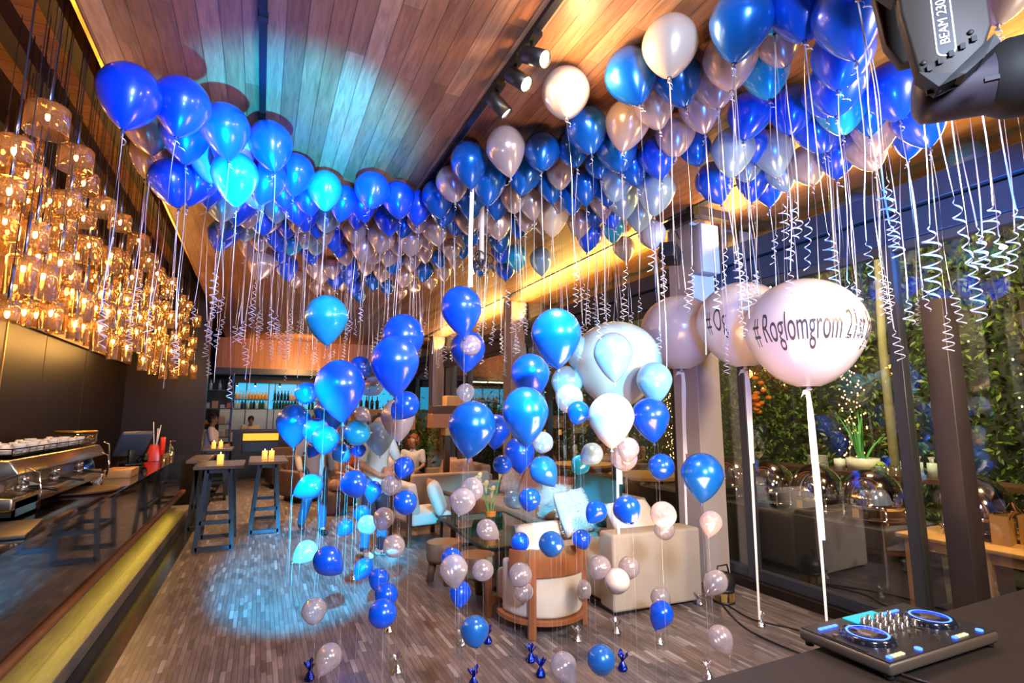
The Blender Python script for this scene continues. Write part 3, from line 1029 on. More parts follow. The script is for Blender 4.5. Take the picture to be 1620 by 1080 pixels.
# glass pendants: x, y, z of the glass centre, width, height
PENDANTS = [
(-1.160,3.537,3.364,0.198,0.161),
(-1.160,3.203,3.028,0.148,0.119),
(-1.300,3.782,3.120,0.175,0.127),
(-1.160,4.036,3.365,0.187,0.148),
(-1.160,4.227,3.283,0.174,0.132),
(-1.440,4.609,3.222,0.208,0.198),
(-1.300,4.425,3.006,0.171,0.175),
(-1.440,3.989,2.872,0.161,0.166),
(-1.160,3.573,2.704,0.123,0.157),
(-1.160,4.710,3.295,0.171,0.131),
(-1.160,5.220,3.351,0.164,0.127),
(-1.300,4.828,3.229,0.165,0.123),
(-1.300,5.031,3.040,0.163,0.201),
(-1.160,3.482,2.464,0.141,0.211),
(-1.160,3.756,2.491,0.142,0.211),
(-1.440,4.239,2.503,0.136,0.218),
(-1.160,3.987,2.667,0.126,0.142),
(-1.440,5.291,2.683,0.159,0.264),
(-1.160,4.523,2.501,0.129,0.211),
(-1.300,5.391,2.571,0.164,0.272),
(-1.300,5.677,3.123,0.186,0.241),
(-1.300,6.013,3.171,0.156,0.245),
(-1.440,6.395,2.959,0.120,0.175),
(-1.160,3.371,2.261,0.097,0.098),
(-1.300,3.994,2.350,0.077,0.138),
(-1.300,4.176,2.362,0.095,0.145),
(-1.160,3.940,2.333,0.116,0.166),
(-1.160,4.388,2.337,0.080,0.164),
(-1.300,5.119,2.413,0.085,0.183),
(-1.440,5.934,2.495,0.109,0.234),
(-1.160,4.979,2.363,0.109,0.251),
(-1.160,5.820,2.992,0.172,0.195),
(-1.300,6.630,3.578,0.198,0.200),
(-1.160,6.475,3.344,0.160,0.184),
(-1.300,7.222,3.073,0.151,0.270),
(-1.160,6.972,3.330,0.161,0.172),
(-1.160,7.140,3.326,0.152,0.122),
(-1.120,7.749,3.418,0.125,0.148),
(-1.120,7.492,3.247,0.147,0.143),
(-1.120,8.623,3.352,0.124,0.198),
(-1.120,9.367,3.429,0.135,0.144),
(-1.120,10.650,3.400,0.144,0.206),
(-1.300,6.340,2.542,0.163,0.290),
(-1.160,6.243,2.506,0.108,0.265),
(-1.160,5.401,2.325,0.082,0.215),
(-1.300,7.742,2.578,0.148,0.360),
(-1.300,8.619,2.663,0.151,0.404),
(-1.120,8.186,2.505,0.130,0.324),
(-1.200,10.143,2.547,0.144,0.288),
(-1.120,10.817,2.516,0.106,0.248),
(-1.120,8.489,2.763,0.135,0.274),
(-1.120,9.204,2.999,0.148,0.229),
(-1.120,10.376,2.982,0.130,0.199),
(-1.160,7.293,2.887,0.115,0.206),
(-1.120,7.905,2.977,0.126,0.225),
(-1.160,6.984,2.929,0.110,0.197),
(-1.200,8.001,3.129,0.113,0.182),
(-1.120,8.579,3.116,0.122,0.197),
(-1.160,6.681,2.314,0.092,0.185),
(-1.300,8.137,2.392,0.113,0.227),
(-1.300,8.932,2.388,0.109,0.234),
(-1.120,8.565,2.348,0.105,0.193),
(-1.160,5.720,2.756,0.118,0.211),
(-1.160,5.888,2.668,0.112,0.217),
(-1.300,7.074,2.788,0.135,0.263),
(-1.160,5.501,2.602,0.104,0.202),
(-1.440,6.104,2.866,0.135,0.222),
(-1.160,6.785,3.091,0.131,0.192),
(-1.160,5.905,2.343,0.091,0.194),
(-1.200,9.846,3.346,0.124,0.208),
(-1.200,10.810,2.827,0.116,0.227),
(-1.120,8.924,2.679,0.111,0.220),
(-1.300,8.357,2.865,0.117,0.235),
(-1.300,7.518,2.783,0.118,0.238),
(-1.160,3.215,2.829,0.121,0.112),
(-1.160,4.018,3.071,0.129,0.124),
(-1.300,4.093,2.706,0.121,0.158),
(-1.160,4.204,2.628,0.105,0.150),
(-1.440,6.756,3.105,0.151,0.224),
(-1.160,5.148,2.541,0.105,0.206),
(-1.620,4.328,3.430,0.126,0.173),
(-1.620,4.660,3.360,0.126,0.112),
(-1.620,9.705,2.739,0.120,0.164),
(-1.620,5.055,3.195,0.126,0.216),
(-1.780,5.455,3.691,0.106,0.234),
(-1.620,9.175,2.752,0.121,0.207),
(-1.620,5.514,2.951,0.099,0.173),
(-1.620,5.306,2.532,0.144,0.115),
(-1.780,5.820,3.632,0.137,0.121),
(-1.620,6.538,2.612,0.141,0.173),
(-1.780,5.061,3.768,0.137,0.234),
(-1.620,7.369,3.604,0.093,0.163),
(-1.780,7.212,3.307,0.151,0.121),
(-1.620,5.017,2.528,0.144,0.222),
(-1.620,7.128,3.237,0.122,0.209),
(-1.620,6.973,3.359,0.095,0.208),
(-1.620,5.838,3.149,0.097,0.171),
(-1.620,8.179,3.083,0.121,0.107),
(-1.620,4.544,2.931,0.129,0.220),
(-1.780,5.642,3.527,0.107,0.188),
(-1.620,7.917,3.277,0.120,0.165),
(-1.620,4.493,3.432,0.126,0.172),
(-1.780,5.470,2.792,0.142,0.194),
(-1.780,8.975,3.303,0.147,0.118),
(-1.780,6.040,3.314,0.153,0.188),
(-1.620,8.922,3.115,0.119,0.163),
(-1.620,6.473,3.455,0.136,0.167),
(-1.780,10.044,3.678,0.100,0.114),
(-1.620,10.292,3.486,0.115,0.157),
(-1.780,5.224,3.866,0.136,0.186),
(-1.620,5.672,2.684,0.128,0.114),
(-1.500,4.403,2.550,0.120,0.165),
(-1.620,5.093,2.970,0.099,0.174),
(-1.620,4.868,3.047,0.127,0.113),
(-1.620,4.555,3.148,0.099,0.218),
(-1.620,10.796,3.172,0.116,0.197),
(-1.780,7.676,3.416,0.149,0.119),
(-1.620,4.784,3.272,0.098,0.173),
(-1.620,7.516,3.139,0.122,0.208),
(-1.620,6.801,2.972,0.138,0.212),
(-1.620,6.030,2.626,0.128,0.218),
(-1.780,8.386,2.832,0.136,0.121),
(-1.780,6.184,2.627,0.141,0.242),
(-1.620,6.216,2.766,0.126,0.216),
]


ORD = ['first', 'second', 'third', 'fourth', 'fifth', 'sixth', 'seventh', 'eighth', 'ninth', 'tenth', 'eleventh', 'twelfth', 'thirteenth',
       'fourteenth', 'fifteenth', 'sixteenth', 'seventeenth', 'eighteenth', 'nineteenth', 'twentieth', 'twenty-first', 'twenty-second',
       'twenty-third', 'twenty-fourth', 'twenty-fifth', 'twenty-sixth', 'twenty-seventh', 'twenty-eighth', 'twenty-ninth', 'thirtieth',
       'thirty-first', 'thirty-second', 'thirty-third', 'thirty-fourth', 'thirty-fifth', 'thirty-sixth']
CNAME = {'B': 'royal blue', 'M': 'metallic blue', 'C': 'turquoise', 'L': 'pale blue', 'S': 'silver', 'W': 'pearl white', 'Y': 'glowing cream'}
PLACE = {'A': 'ceiling crowd beside the glass pendants', 'B': 'ceiling crowd around the hanging pole', 'C': 'ceiling crowd by the bright spotlights',
         'D': 'ceiling crowd beside the moving light', 'O': 'ceiling crowd above the moving light',
         'E': 'bunch hiding the standing men', 'F': 'bunch floating above the sofas', 'G': 'bunch before the giant round balloons',
         'H': 'low cluster near the standing men', 'I': 'low cluster above the log stools', 'J': 'low cluster by the barrel armchair',
         'K': 'low cluster over open floor'}
GROUP = {'A': 'ceiling balloons', 'B': 'ceiling balloons', 'C': 'ceiling balloons', 'D': 'ceiling balloons', 'O': 'ceiling balloons',
         'E': 'bunch before the standing men', 'F': 'bunch above the sofas', 'G': 'bunch before the giant balloons',
         'H': 'small low balloons', 'I': 'small low balloons', 'J': 'small low balloons', 'K': 'small low balloons'}
TIER = {'u': 'upper ', 'l': 'lower ', '': ''}
SIZEW = {'l': 'large ', 's': 'small ', '': ''}

def child_mesh(name, me, parent, loc=(0, 0, 0), scale=1.0, rot=None):
    o = bpy.data.objects.new(name, me)
    COL.objects.link(o)
    o.parent = parent
    o.location = loc
    o.scale = (scale,) * 3
    if rot is not None:
        o.rotation_mode = 'QUATERNION'
        o.rotation_quaternion = rot
    return o

THREADS = {}
def thread_mesh(length):
    k = round(length, 1)
    if k not in THREADS:
        mb = MB(); mb.tube([(0, 0, 0), (0.004, 0, -k / 2), (0, 0, -k)], 0.0004, 4)
        THREADS[k] = mb.mesh('thread', M_thread, True)
    return THREADS[k]

rb = random.Random(77)
for i, (x, y, z, w, c, cl, rank, cnt, tier, size) in enumerate(BALLOONS):
    small = w < 0.22 and cl not in 'ABCDO'
    shape = 'round' if small and rb.random() < .6 else ('tear' if rb.random() < .7 else 'tear2')
    mc = c
    if small and c in 'BMS':
        mc = {'B': 'SB', 'M': 'SM', 'S': 'SS'}[c]
    o = bpy.data.objects.new('balloon', body_mesh(shape, mc))
    COL.objects.link(o)
    o.location = (x, y, z)
    o.scale = (w, w, w)
    if cl in 'ABCDO':
        o.rotation_euler = (rb.uniform(-.22, .22), rb.uniform(-.22, .22), rb.uniform(0, 6.28))
    elif small:
        o.rotation_euler = (rb.uniform(-.9, .9), rb.uniform(-.9, .9), rb.uniform(0, 6.28))
    else:
        o.rotation_euler = (rb.uniform(-.12, .12), rb.uniform(-.12, .12), rb.uniform(0, 6.28))
    lab = '%s %s%s balloon from the left in the %s%s' % (ORD[rank], SIZEW[size], CNAME[c], TIER[tier], PLACE[cl])
    if cnt == 1:
        lab = 'only %s%s balloon in the %s%s' % (SIZEW[size], CNAME[c], TIER[tier], PLACE[cl])
    if cl == 'O':
        o.location = (x, y, z)
    tag(o, lab, 'balloon', GROUP[cl])
    bot = -BM[shape][1]
    child_mesh('knot', KNOTS if c in 'SWYL' else KNOT, o, (0, 0, bot + 0.02), 1.0 if not small else 0.7)
    q = o.rotation_euler.to_quaternion().inverted()
    if cl in 'ABCDO':
        rbn = child_mesh('ribbon', RIBNEAR[i % 5] if (cl == 'O' or (cl == 'D' and x > 1.9 and rb.random() < .4)) else RIB[i % 14], o, (0, 0, bot - 0.03), 1.0 / w, q @ Euler((0, 0, rb.uniform(0, 6.28))).to_quaternion())
    else:
        tip = o.location.copy() + o.rotation_euler.to_quaternion() @ Vector((0, 0, (bot - .03) * w))
        L = round(max(0.1, tip.z - 0.005), 1)
        me = thread_mesh(L)
        t = child_mesh('thread', me, o, (0, 0, bot - 0.03), 1.0 / w, q)
        if L > 0.05:
            t.scale = (1.0 / w, 1.0 / w, (tip.z - 0.004) / L / w)

# ---- four giant round balloons on paper ribbon tails with foil weights
M_giant = balloon_mat('giant_white_latex', (0.64, 0.59, 0.60), 0.0, 0.32, see=0.02)
M_paper = mat('white_paper_ribbon', (0.82, 0.78, 0.78), 0.6)
M_ink = mat('black_lettering', (0.05, 0.045, 0.05), 0.5)
GM = BM['giant'][0].mesh('giant_balloon', M_giant, True)
giants = [(3.64, 2.565, 2.368, 0.84, 'giant white balloon with black hashtag lettering, biggest of the four', 'front'),
          (3.85, 3.295, 2.56, 0.79, 'giant white balloon with half-hidden lettering behind the hashtag balloon', 'mid'),
          (3.88, 4.115, 2.608, 0.80, 'giant plain white balloon in front of the pale column', 'col'),
          (3.01, 4.04, 2.235, 0.84, 'giant white balloon lit cyan behind the pale blue pearly ones', 'cyan')]
def weight_mesh(seed, m):
    r = random.Random(seed)
    mb = MB()
    mb.lathe([(0.0001, 0.0), (0.030, 0.0), (0.036, 0.015), (0.024, 0.04), (0.009, 0.06), (0.014, 0.075)], 9, smooth=False)
    for k in range(9):
        a = k * 0.7 + r.uniform(-.2, .2)
        l = r.uniform(.03, .06)
        mb.add([(0.005 * math.cos(a), 0.005 * math.sin(a), .06), (l * .8 * math.cos(a - .35), l * .8 * math.sin(a - .35), .06 + l * .9),
                (l * math.cos(a), l * math.sin(a), .06 + l * 1.15), (l * .8 * math.cos(a + .35), l * .8 * math.sin(a + .35), .06 + l * .8)],
               [(0, 1, 2), (0, 2, 3)])
    return mb.mesh('foil_weight', m, False)
WM = [weight_mesh(1, M_foil), weight_mesh(2, M_foil), weight_mesh(3, M_foilblue)]
for i, (x, y, z, w, lab, kd) in enumerate(giants):
    o = bpy.data.objects.new('giant_balloon', GM)
    COL.objects.link(o)
    o.location = (x, y, z)
    o.scale = (w, w, w)
    tag(o, lab, 'balloon', 'giant round balloons')
    zb = z - 0.5 * w
    kn = MB(); kn.lathe([(0.03, 0.03), (0.018, 0), (0.03, -0.02), (0.012, -.03)], 12)
    kn.build('knot', M_knot_s, o, True).location = (0, 0, -.49)
    rbm = MB()
    r = random.Random(i)
    for s_ in range(2):
        pts, side = [], []
        end = 0.08 if s_ == 0 else zb * (0.62 if kd != 'front' else .45)
        for k in range(15):
            t = k / 14
            pts.append(((s_ - .5) * .03 * min(1, 6 * t) + .012 * math.sin(4 * t + i), .012 * math.cos(3 * t + i), -(zb - 0.02 - end) * t - .02))
            a = YAW + .25 * math.sin(5 * t + s_ * 2)
            side.append((math.cos(a), -math.sin(a), 0))
        rbm.tape(pts, 0.034 if s_ else .022, side)
    rbm.tape([(0, 0, -.02), (-.05, .01, -.03), (-.075, .01, -.06)], .035, [(0, .3, 1), (.3, .3, 1), (1, .3, 1)])
    rr = rbm.build('ribbon_tail', M_paper, o, True)
    rr.location = (0, 0, -0.5)
    rr.scale = (1 / w,) * 3
    if kd in ('front', 'mid'):
        # lettering printed on the skin: flat text wrapped on the round surface
        def bend(me, full=True):
            bm_ = bmesh.new()
            bm_.from_mesh(me)
            bmesh.ops.triangulate(bm_, faces=bm_.faces)
            for _q in range(4):
                long_ = [e_ for e_ in bm_.edges if e_.calc_length() > 0.018]
                if not long_:
                    break
                bmesh.ops.subdivide_edges(bm_, edges=long_, cuts=1)
                bmesh.ops.triangulate(bm_, faces=bm_.faces)
            bm_.to_mesh(me)
            bm_.free()
            prof_ = sorted((z_, r_) for r_, z_ in balloon_profile(0.475, 0.50, 0.55))
            for v in me.vertices:
                a = v.co.x / 0.5
                h = v.co.y - 0.015
                r_ = float(np.interp(h, [p_[0] for p_ in prof_], [p_[1] for p_ in prof_])) + 0.0016 + v.co.z
                v.co = Vector((math.sin(a) * r_, -math.cos(a) * r_, h))
        body = '# Roglomgrom 21st Jan' if kd == 'front' else '# Og'
        tx = text_mesh('lettering', body, 0.35, M_ink, o, (0, 0, 0), (0, 0, 0), 0.0004, 0.345, bend)
        tx.rotation_euler = (0, 0, -(YAW + 0.55) + (0.30 if kd == 'front' else -0.45))
# foil weights on the floor: x, y, kind, label
W0 = [(3.66, 2.60, 0, 'silver foil weight beside the mixing table, under the hashtag balloon'),
      (3.885, 3.324, 0, 'silver foil weight alone between the cables near the glass wall'),
      (3.804, 3.933, 0, 'silver foil weight at the sofa corner by the floor lantern'),
      (2.708, 3.727, 0, 'silver foil weight under the white ribbon, before the sofa back'),
      (2.349, 3.738, 0, 'silver foil weight just beside the barrel armchair leg'),
      (2.89, 3.419, 1, 'silver and gold foil weight under the blue balloon near sofa'),
      (1.497, 4.055, 1, 'silver foil weight with a dark tail beside the large blue balloon'),
      (1.70, 4.02, 2, 'blue foil weight left of the barrel armchair, farther one'),
      (1.86, 3.60, 2, 'blue foil weight just in front of the barrel armchair'),
      (1.821, 3.38, 2, 'blue and silver foil weight in front of the armchair, nearest camera'),
      (2.376, 3.214, 2, 'blue foil weight behind the pale balloons at bottom centre'),
      (1.011, 6.076, 1, 'silver foil weight farthest back, beside the white sneakers'),
      (0.951, 3.841, 1, 'silver foil weight standing alone below the stack of blue balloons'),
      (1.05, 4.55, 1, 'silver foil weight right under the stack of blue balloons'),
      (0.4, 4.0, 2, 'blue and silver foil weight at the bottom left of the floor'),
      (2.81, 2.86, 1, 'silver foil weight next to the dark table corner'),
      (1.36, 3.45, 2, 'blue foil weight at the bottom middle of the floor')]
for x, y, k, lab in W0:
    o = bpy.data.objects.new('foil_weight', WM[k])
    COL.objects.link(o)
    o.location = (x, y, 0)
    o.rotation_euler = (0, 0, rb.uniform(0, 6))
    tag(o, lab, 'balloon weight', 'foil balloon weights')

# ================================================================ GLASS PENDANTS
M_pglass = glassy('pendant_glass', (1.0, 0.80, 0.55), 0.05, 0.12, 0.95, 0.42, (1.0, 0.93, 0.80))
_n, _l = M_pglass.node_tree.nodes, M_pglass.node_tree.links
_tl = _n.new('ShaderNodeBsdfTranslucent'); _tl.inputs[0].default_value = (1.0, 0.72, 0.36, 1)
_df = _n.new('ShaderNodeBsdfDiffuse'); _df.inputs[0].default_value = (1.0, 0.72, 0.36, 1)
_ad = _n.new('ShaderNodeMixShader'); _l.new(_tl.outputs[0], _ad.inputs[1]); _l.new(_df.outputs[0], _ad.inputs[2])
_mx = _n.new('ShaderNodeMixShader'); _mx.inputs[0].default_value = 0.075
_o = _n['Material Output']; _l.new(_o.inputs[0].links[0].from_socket, _mx.inputs[1]); _l.new(_ad.outputs[0], _mx.inputs[2]); _l.new(_mx.outputs[0], _o.inputs[0])
M_bulb = emit('bulb_glow', (1.0, 0.55, 0.16), 110.0)
M_rod = mat('steel_rod', (0.55, 0.55, 0.62), 0.25, 1.0)
M_cord = mat('dark_cord', (0.03, 0.025, 0.025), 0.5)
def pendant(x, y, z, w, h, idx, lab):
    sh = MB()
    r = w / 2
    sh.lathe([(r * .12, h / 2 - .0), (r * .9, h / 2), (r, h / 2 - .012), (r, -h / 2), (r - .004, -h / 2), (r - .004, h / 2 - .016), (r * .88, h / 2 - .005), (r * .12, h / 2 - .005)], 26)
    o = sh.build('glass_pendant', M_pglass, None, True)
    o.location = (x, y, z)
    tag(o, lab, 'pendant lamp', 'glass cylinder pendants over the counter')
    a = MB(); a.cyl(0, 0, h / 2 - .03, h / 2 + min(.30, .14 + h * .5), 0.009, n=8)
    a.build('stem', M_rod, o)
    a = MB(); a.cyl(0, 0, h / 2 + .1, 4.44 - z, 0.0022, n=5)
    a.build('cord', M_cord, o)
    a = MB(); a.cyl(0, 0, h / 2 - .05, h / 2 - .02, 0.013, n=8)
    a.build('socket', M_brass, o)
    a = MB(); a.lathe([(0.0001, 0.012), (0.009, 0.008), (0.011, -.004), (0.007, -.02), (0.0001, -.026)], 10)
    a.build('bulb', M_bulb, o, True).location = (0, 0, h / 2 - .06)
PL = sorted(PENDANTS, key=lambda p: p[1])
zs = sorted(p[2] for p in PL)
rowc = {}
for i, (x, y, z, w, h) in enumerate(PL):
    row = 'top' if z > 3.35 else ('upper middle' if z > 3.0 else ('lower middle' if z > 2.72 else 'bottom'))
    rowc[row] = rowc.get(row, 0) + 1
    kind = 'wide short' if w > h else 'tall narrow'
    pendant(x, y, z, w, h, i, '%s glass cylinder pendant, %s from the near end of the %s row' % (kind, ORD[min(rowc[row] - 1, 35)], row))

# ================================================================ BAR COUNTER AND WHAT STANDS ON IT
M_wood = mat('stained_wood', (0.30, 0.10, 0.035), 0.32, noise=0.3, nscale=9, coat=0.3)
M_wood_dk = mat('dark_wood', (0.085, 0.040, 0.025), 0.4, noise=0.35, nscale=8)
M_log = mat('log_wood', (0.16, 0.075, 0.045), 0.5, noise=0.35, nscale=10, bump=0.3, bscale=14)
M_logtop = mat('log_cut_face', (0.30, 0.16, 0.09), 0.45, noise=0.3, nscale=14)
M_navy = mat('navy_painted_wood', (0.022, 0.038, 0.07), 0.4, noise=0.15, nscale=5)
M_greytop = mat('grey_stained_top', (0.14, 0.11, 0.11), 0.25, noise=0.25, nscale=6)
M_beige = mat('beige_linen', (0.44, 0.36, 0.29), 0.85, noise=0.10, nscale=5, bump=0.25, bscale=260)
M_cream = mat('cream_linen', (0.60, 0.52, 0.44), 0.85, noise=0.10, nscale=5, bump=0.25, bscale=260)
M_taupe = mat('taupe_linen', (0.36, 0.26, 0.21), 0.85, noise=0.12, nscale=5, bump=0.2, bscale=200)
M_pink = mat('dusty_pink_fabric', (0.46, 0.26, 0.24), 0.85, noise=0.1, bump=0.2, bscale=160)
M_teal = mat('teal_fabric', (0.03, 0.16, 0.22), 0.8, noise=0.1, bump=0.2, bscale=160)
M_white = mat('white_cotton', (0.74, 0.72, 0.72), 0.8, noise=0.05, bump=0.2, bscale=120)
M_brownf = mat('brown_upholstery', (0.10, 0.055, 0.045), 0.7, noise=0.2)
M_flower = mat('patterned_fabric', (0.44, 0.28, 0.24), 0.85, noise=0.5, nscale=16)
M_chrome = mat('chrome', (0.75, 0.72, 0.70), 0.08, 1.0)
M_steel = mat('brushed_steel', (0.55, 0.48, 0.36), 0.25, 1.0, noise=0.1, nscale=3)
M_china = mat('white_china', (0.82, 0.78, 0.72), 0.15, coat=0.4)
M_paperw = mat('white_paper', (0.80, 0.76, 0.74), 0.7)
M_wax = mat('candle_wax', (0.95, 0.62, 0.22), 0.4, em=(1.0, 0.45, 0.06), es=1.3)
M_flame = emit('flame', (1.0, 0.62, 0.2), 30)
M_red = mat('red_plastic', (0.75, 0.03, 0.01), 0.3, em=(0.9, 0.03, 0.0), es=0.0)
M_orange = mat('orange_holder', (0.85, 0.30, 0.05), 0.5)
M_ply = mat('light_timber', (0.58, 0.30, 0.10), 0.45, noise=0.2, nscale=6)
M_plyb = mat('board_timber', (0.46, 0.20, 0.09), 0.5, noise=0.2, nscale=6)
M_clear = glassy('clear_glass', (1, 1, 1), 0.02, 0.12, 0.9, 0.45)
M_tglass = mat('table_glass', (0.012, 0.07, 0.075), 0.04, coat=0.8, coatr=0.02)
M_green = mat('flower_stem', (0.10, 0.42, 0.12), 0.5)
M_petal = mat('lily_petal', (0.75, 0.80, 0.55), 0.5)
M_grey = mat('grey_plastic', (0.16, 0.17, 0.19), 0.4)
M_greyblue = mat('slate_plastic', (0.10, 0.13, 0.18), 0.35)
M_blueglass = mat('blue_metal_flask', (0.03, 0.09, 0.30), 0.15, 0.8)

t = thing('bar_counter', 'long polished black bar counter with a bronze foot rail', 'bar counter', (0, 0, 0))
b = MB(); b.box(-1.90, -1.155, 1.0, 11.3, 1.01, 1.05); b.build('worktop', M_gloss, t, bevel=0.004, seg=1)
b = MB()
b.box(-1.85, -1.175, 1.0, 11.3, 0.385, 1.01)
b.build('front_panel', M_gloss, t)
b = MB(); b.box(-1.85, -1.50, 1.0, 11.3, 0.122, 0.385); b.build('plinth', M_dark, t)
b = MB(); b.tube([(-1.165, 1.0, 0.405), (-1.165, 11.3, 0.405)], 0.034, 14); b.build('foot_rail', M_bronze, t)

CT = 1.0505
# espresso machine: long, gold-lit steel body, cups on its tray
t = thing('espresso_machine', 'long steel espresso machine on the bar counter with cups on top', 'coffee machine', (0, 0, CT))
b = MB()
b.prism([(-2.02, 0.06), (-1.46, 0.06), (-1.46, 0.15), (-1.62, 0.16), (-1.62, 0.24), (-1.44, 0.30), (-1.50, 0.40), (-2.02, 0.42)], 2.2, (0, 4.7, 0), 'Y')
# prism axis Y: polygon pairs are (x, z)
b.build('body', M_steel, t, bevel=0.012)
b = MB(); b.box(-1.98, -1.52, 4.78, 6.84, 0.42, 0.435)
for y in (4.78, 6.84):
    b.beam((-1.98, y, 0.47), (-1.52, y, 0.47), 0.008)
b.beam((-1.52, 4.78, 0.47), (-1.52, 6.84, 0.47), 0.008)
for k in range(8):
    b.beam((-1.52, 4.78 + k * .294, 0.42), (-1.52, 4.78 + k * .294, 0.47), 0.006)
b.build('cup_rail', M_chrome, t)
for y in (5.1, 5.75, 6.4):
    b = MB(); b.cyl(-1.54, y, 0.20, 0.27, 0.035); b.cyl(-1.54, y, 0.16, 0.20, 0.038)
    h = b.build('group_head', M_chrome, t)
    b = MB(); b.tube([(-1.52, y, 0.18), (-1.40, y + .02, 0.165), (-1.34, y + .03, 0.15)], 0.012, 8); b.build('portafilter_handle', M_black, h)
for y in (4.85, 6.7):
    b = MB(); b.tube([(-1.46, y, 0.34), (-1.38, y, 0.30), (-1.36, y, 0.16), (-1.38, y, 0.08)], 0.006, 6); b.build('steam_wand', M_chrome, t)
for y in (4.8, 6.8):
    for x in (-1.95, -1.52):
        b = MB(); b.cyl(x, y, 0, 0.06, 0.022); b.build('foot', M_chrome, t)
b = MB(); b.tube([(-1.48, 6.95, 0.42), (-1.44, 6.98, 0.40), (-1.42, 6.99, 0.2), (-1.44, 6.98, .08)], 0.008, 8); b.build('side_rail', M_chrome, t)
def cup_mb(up=True):
    b = MB()
    b.lathe([(0.0001, 0.002), (0.022, 0), (0.026, 0.006), (0.040, 0.035), (0.044, 0.058), (0.041, 0.058), (0.036, 0.034), (0.02, 0.010), (0.0001, 0.009)], 18)
    return b
cupm = cup_mb().mesh('cup', M_china, True)
hb = MB(); hb.tube([(0.040, 0, 0.045), (0.058, 0, 0.046), (0.064, 0, 0.03), (0.052, 0, 0.016), (0.036, 0, 0.022)], 0.0035, 6)
cuph = hb.mesh('handle', M_china, True)
k = 0
for row in range(3):
    for j in range(8):
        if row == 2 and j % 3 == 0:
            continue
        o = bpy.data.objects.new('coffee_cup', cupm); COL.objects.link(o)
        o.location = (-1.60 - .13 * row, 4.9 + .24 * j + .05 * row, CT + 0.436)
        up = (j + row) % 3 != 0
        if not up:
            o.rotation_euler = (PI, 0, 1.2); o.location.z += 0.058
        else:
            o.rotation_euler = (0, 0, RND.uniform(0, 6))
        tag(o, '%s white china cup from the near end, %s row on the espresso machine' % (ORD[j], ['front', 'middle', 'back'][row]), 'cup', 'cups on the espresso machine')
        child_mesh('handle', cuph, o)
b = MB()
t = thing('coffee_grinder', 'bean hopper with a yellow lid standing behind the espresso machine', 'coffee grinder', (-1.98, 8.0, CT))
b.cyl(0, 0, 0, 0.26, 0.10, 0.09); b.build('body', M_black, t)
b = MB(); b.lathe([(0.08, 0.26), (0.14, 0.30), (0.20, 0.40), (0.205, 0.50), (0.20, 0.50), (0.135, .31), (0.07, 0.27)], 24); b.build('hopper', M_clear, t)
b = MB(); b.cyl(0, 0, 0.50, 0.52, 0.215, 0.20); b.build('lid', M_brass, t)
# round tray, flask, boxes, napkins, papers
o = MB(); o.lathe([(0.0001, 0.0), (0.27, 0.0), (0.30, 0.012), (0.30, 0.026), (0.285, 0.022), (0.0001, 0.02)], 36)
o = o.build('serving_tray', M_wood_dk, None, True); o.location = (-1.46, 6.2, CT)
tag(o, 'round dark wooden tray overhanging the edge of the bar counter', 'tray')
t = thing('shaker_flask', 'tall dark blue oval metal flask standing behind the round tray', 'flask', (-1.62, 6.95, CT))
b = MB(); b.lathe([(0.0001, 0), (0.07, 0.0), (0.088, 0.06), (0.09, 0.14), (0.075, 0.22), (0.045, 0.27)], 22); b.build('body', M_blueglass, t)
b = MB(); b.cyl(0, 0, 0.335, 0.41, 0.065, 0.06); b.build('cap', M_black, t)
o = MB(); o.box(-.13, .13, -.22, .22, 0, .09); o = o.build('timber_box', M_ply, None, bevel=.004); o.location = (-1.42, 7.6, CT)
tag(o, 'pale wooden box standing on the bar counter beyond the tray', 'box')
t = thing('napkin_stack', 'stack of white napkins beside the wooden box on the counter', 'napkins', (-1.60, 7.15, CT))
for q in range(5):
    b = MB(); b.M = Matrix.Rotation(.12 * q, 4, 'Z'); b.box(-.085, .085, -.085, .085, q * .016, q * .016 + .013); b.build('napkin', M_paperw, t)
t = thing('receipt_box', 'open brass-edged box filled with crumpled white papers, near end of the bar', 'box', (-1.60, 5.05, CT))
b = MB(); b.box(-.14, .14, -.30, .1, 0, .02); b.box(-.14, -.125, -.30, .1, 0, .12); b.box(.125, .14, -.30, .1, 0, .12); b.box(-.14, .14, -.30, -.285, 0, .12); b.box(-.14, .14, .085, .1, 0, .12); b.build('tray', M_steel, t)
rp = random.Random(8)
for q in range(9):
    b = MB()
    b.M = Matrix.Translation((rp.uniform(-.06, .06), rp.uniform(-.2, .34), .05 + .016 * q)) @ Euler((rp.uniform(-.35, .35), rp.uniform(-.35, .35), rp.uniform(0, 3))).to_matrix().to_4x4()
    b.add([(-.09, -.06, 0), (0, -.06, .02), (.09, -.06, 0), (-.09, .06, .01), (0, .06, .03), (.09, .06, 0)], [(0, 1, 4, 3), (1, 2, 5, 4)])
    b.build('sheet', M_paperw, t)
o = MB(); o.box(-.2, .2, -.3, .3, 0, .02); o = o.build('bar_mat', M_black, None, bevel=.004); o.location = (-1.42, 4.3, CT); o.rotation_euler = (0, 0, .15)
tag(o, 'black rubber bar mat at the near end of the counter', 'bar mat')
b = MB(); b.cyl(0, 0, 0, .05, .05); b.ell((0, 0, .055), (.048, .048, .02)); o = b.build('tea_towel', M_orange, None, True); o.location = (-1.66, 5.75, CT)
tag(o, 'small orange cloth roll in front of the espresso machine', 'cloth')
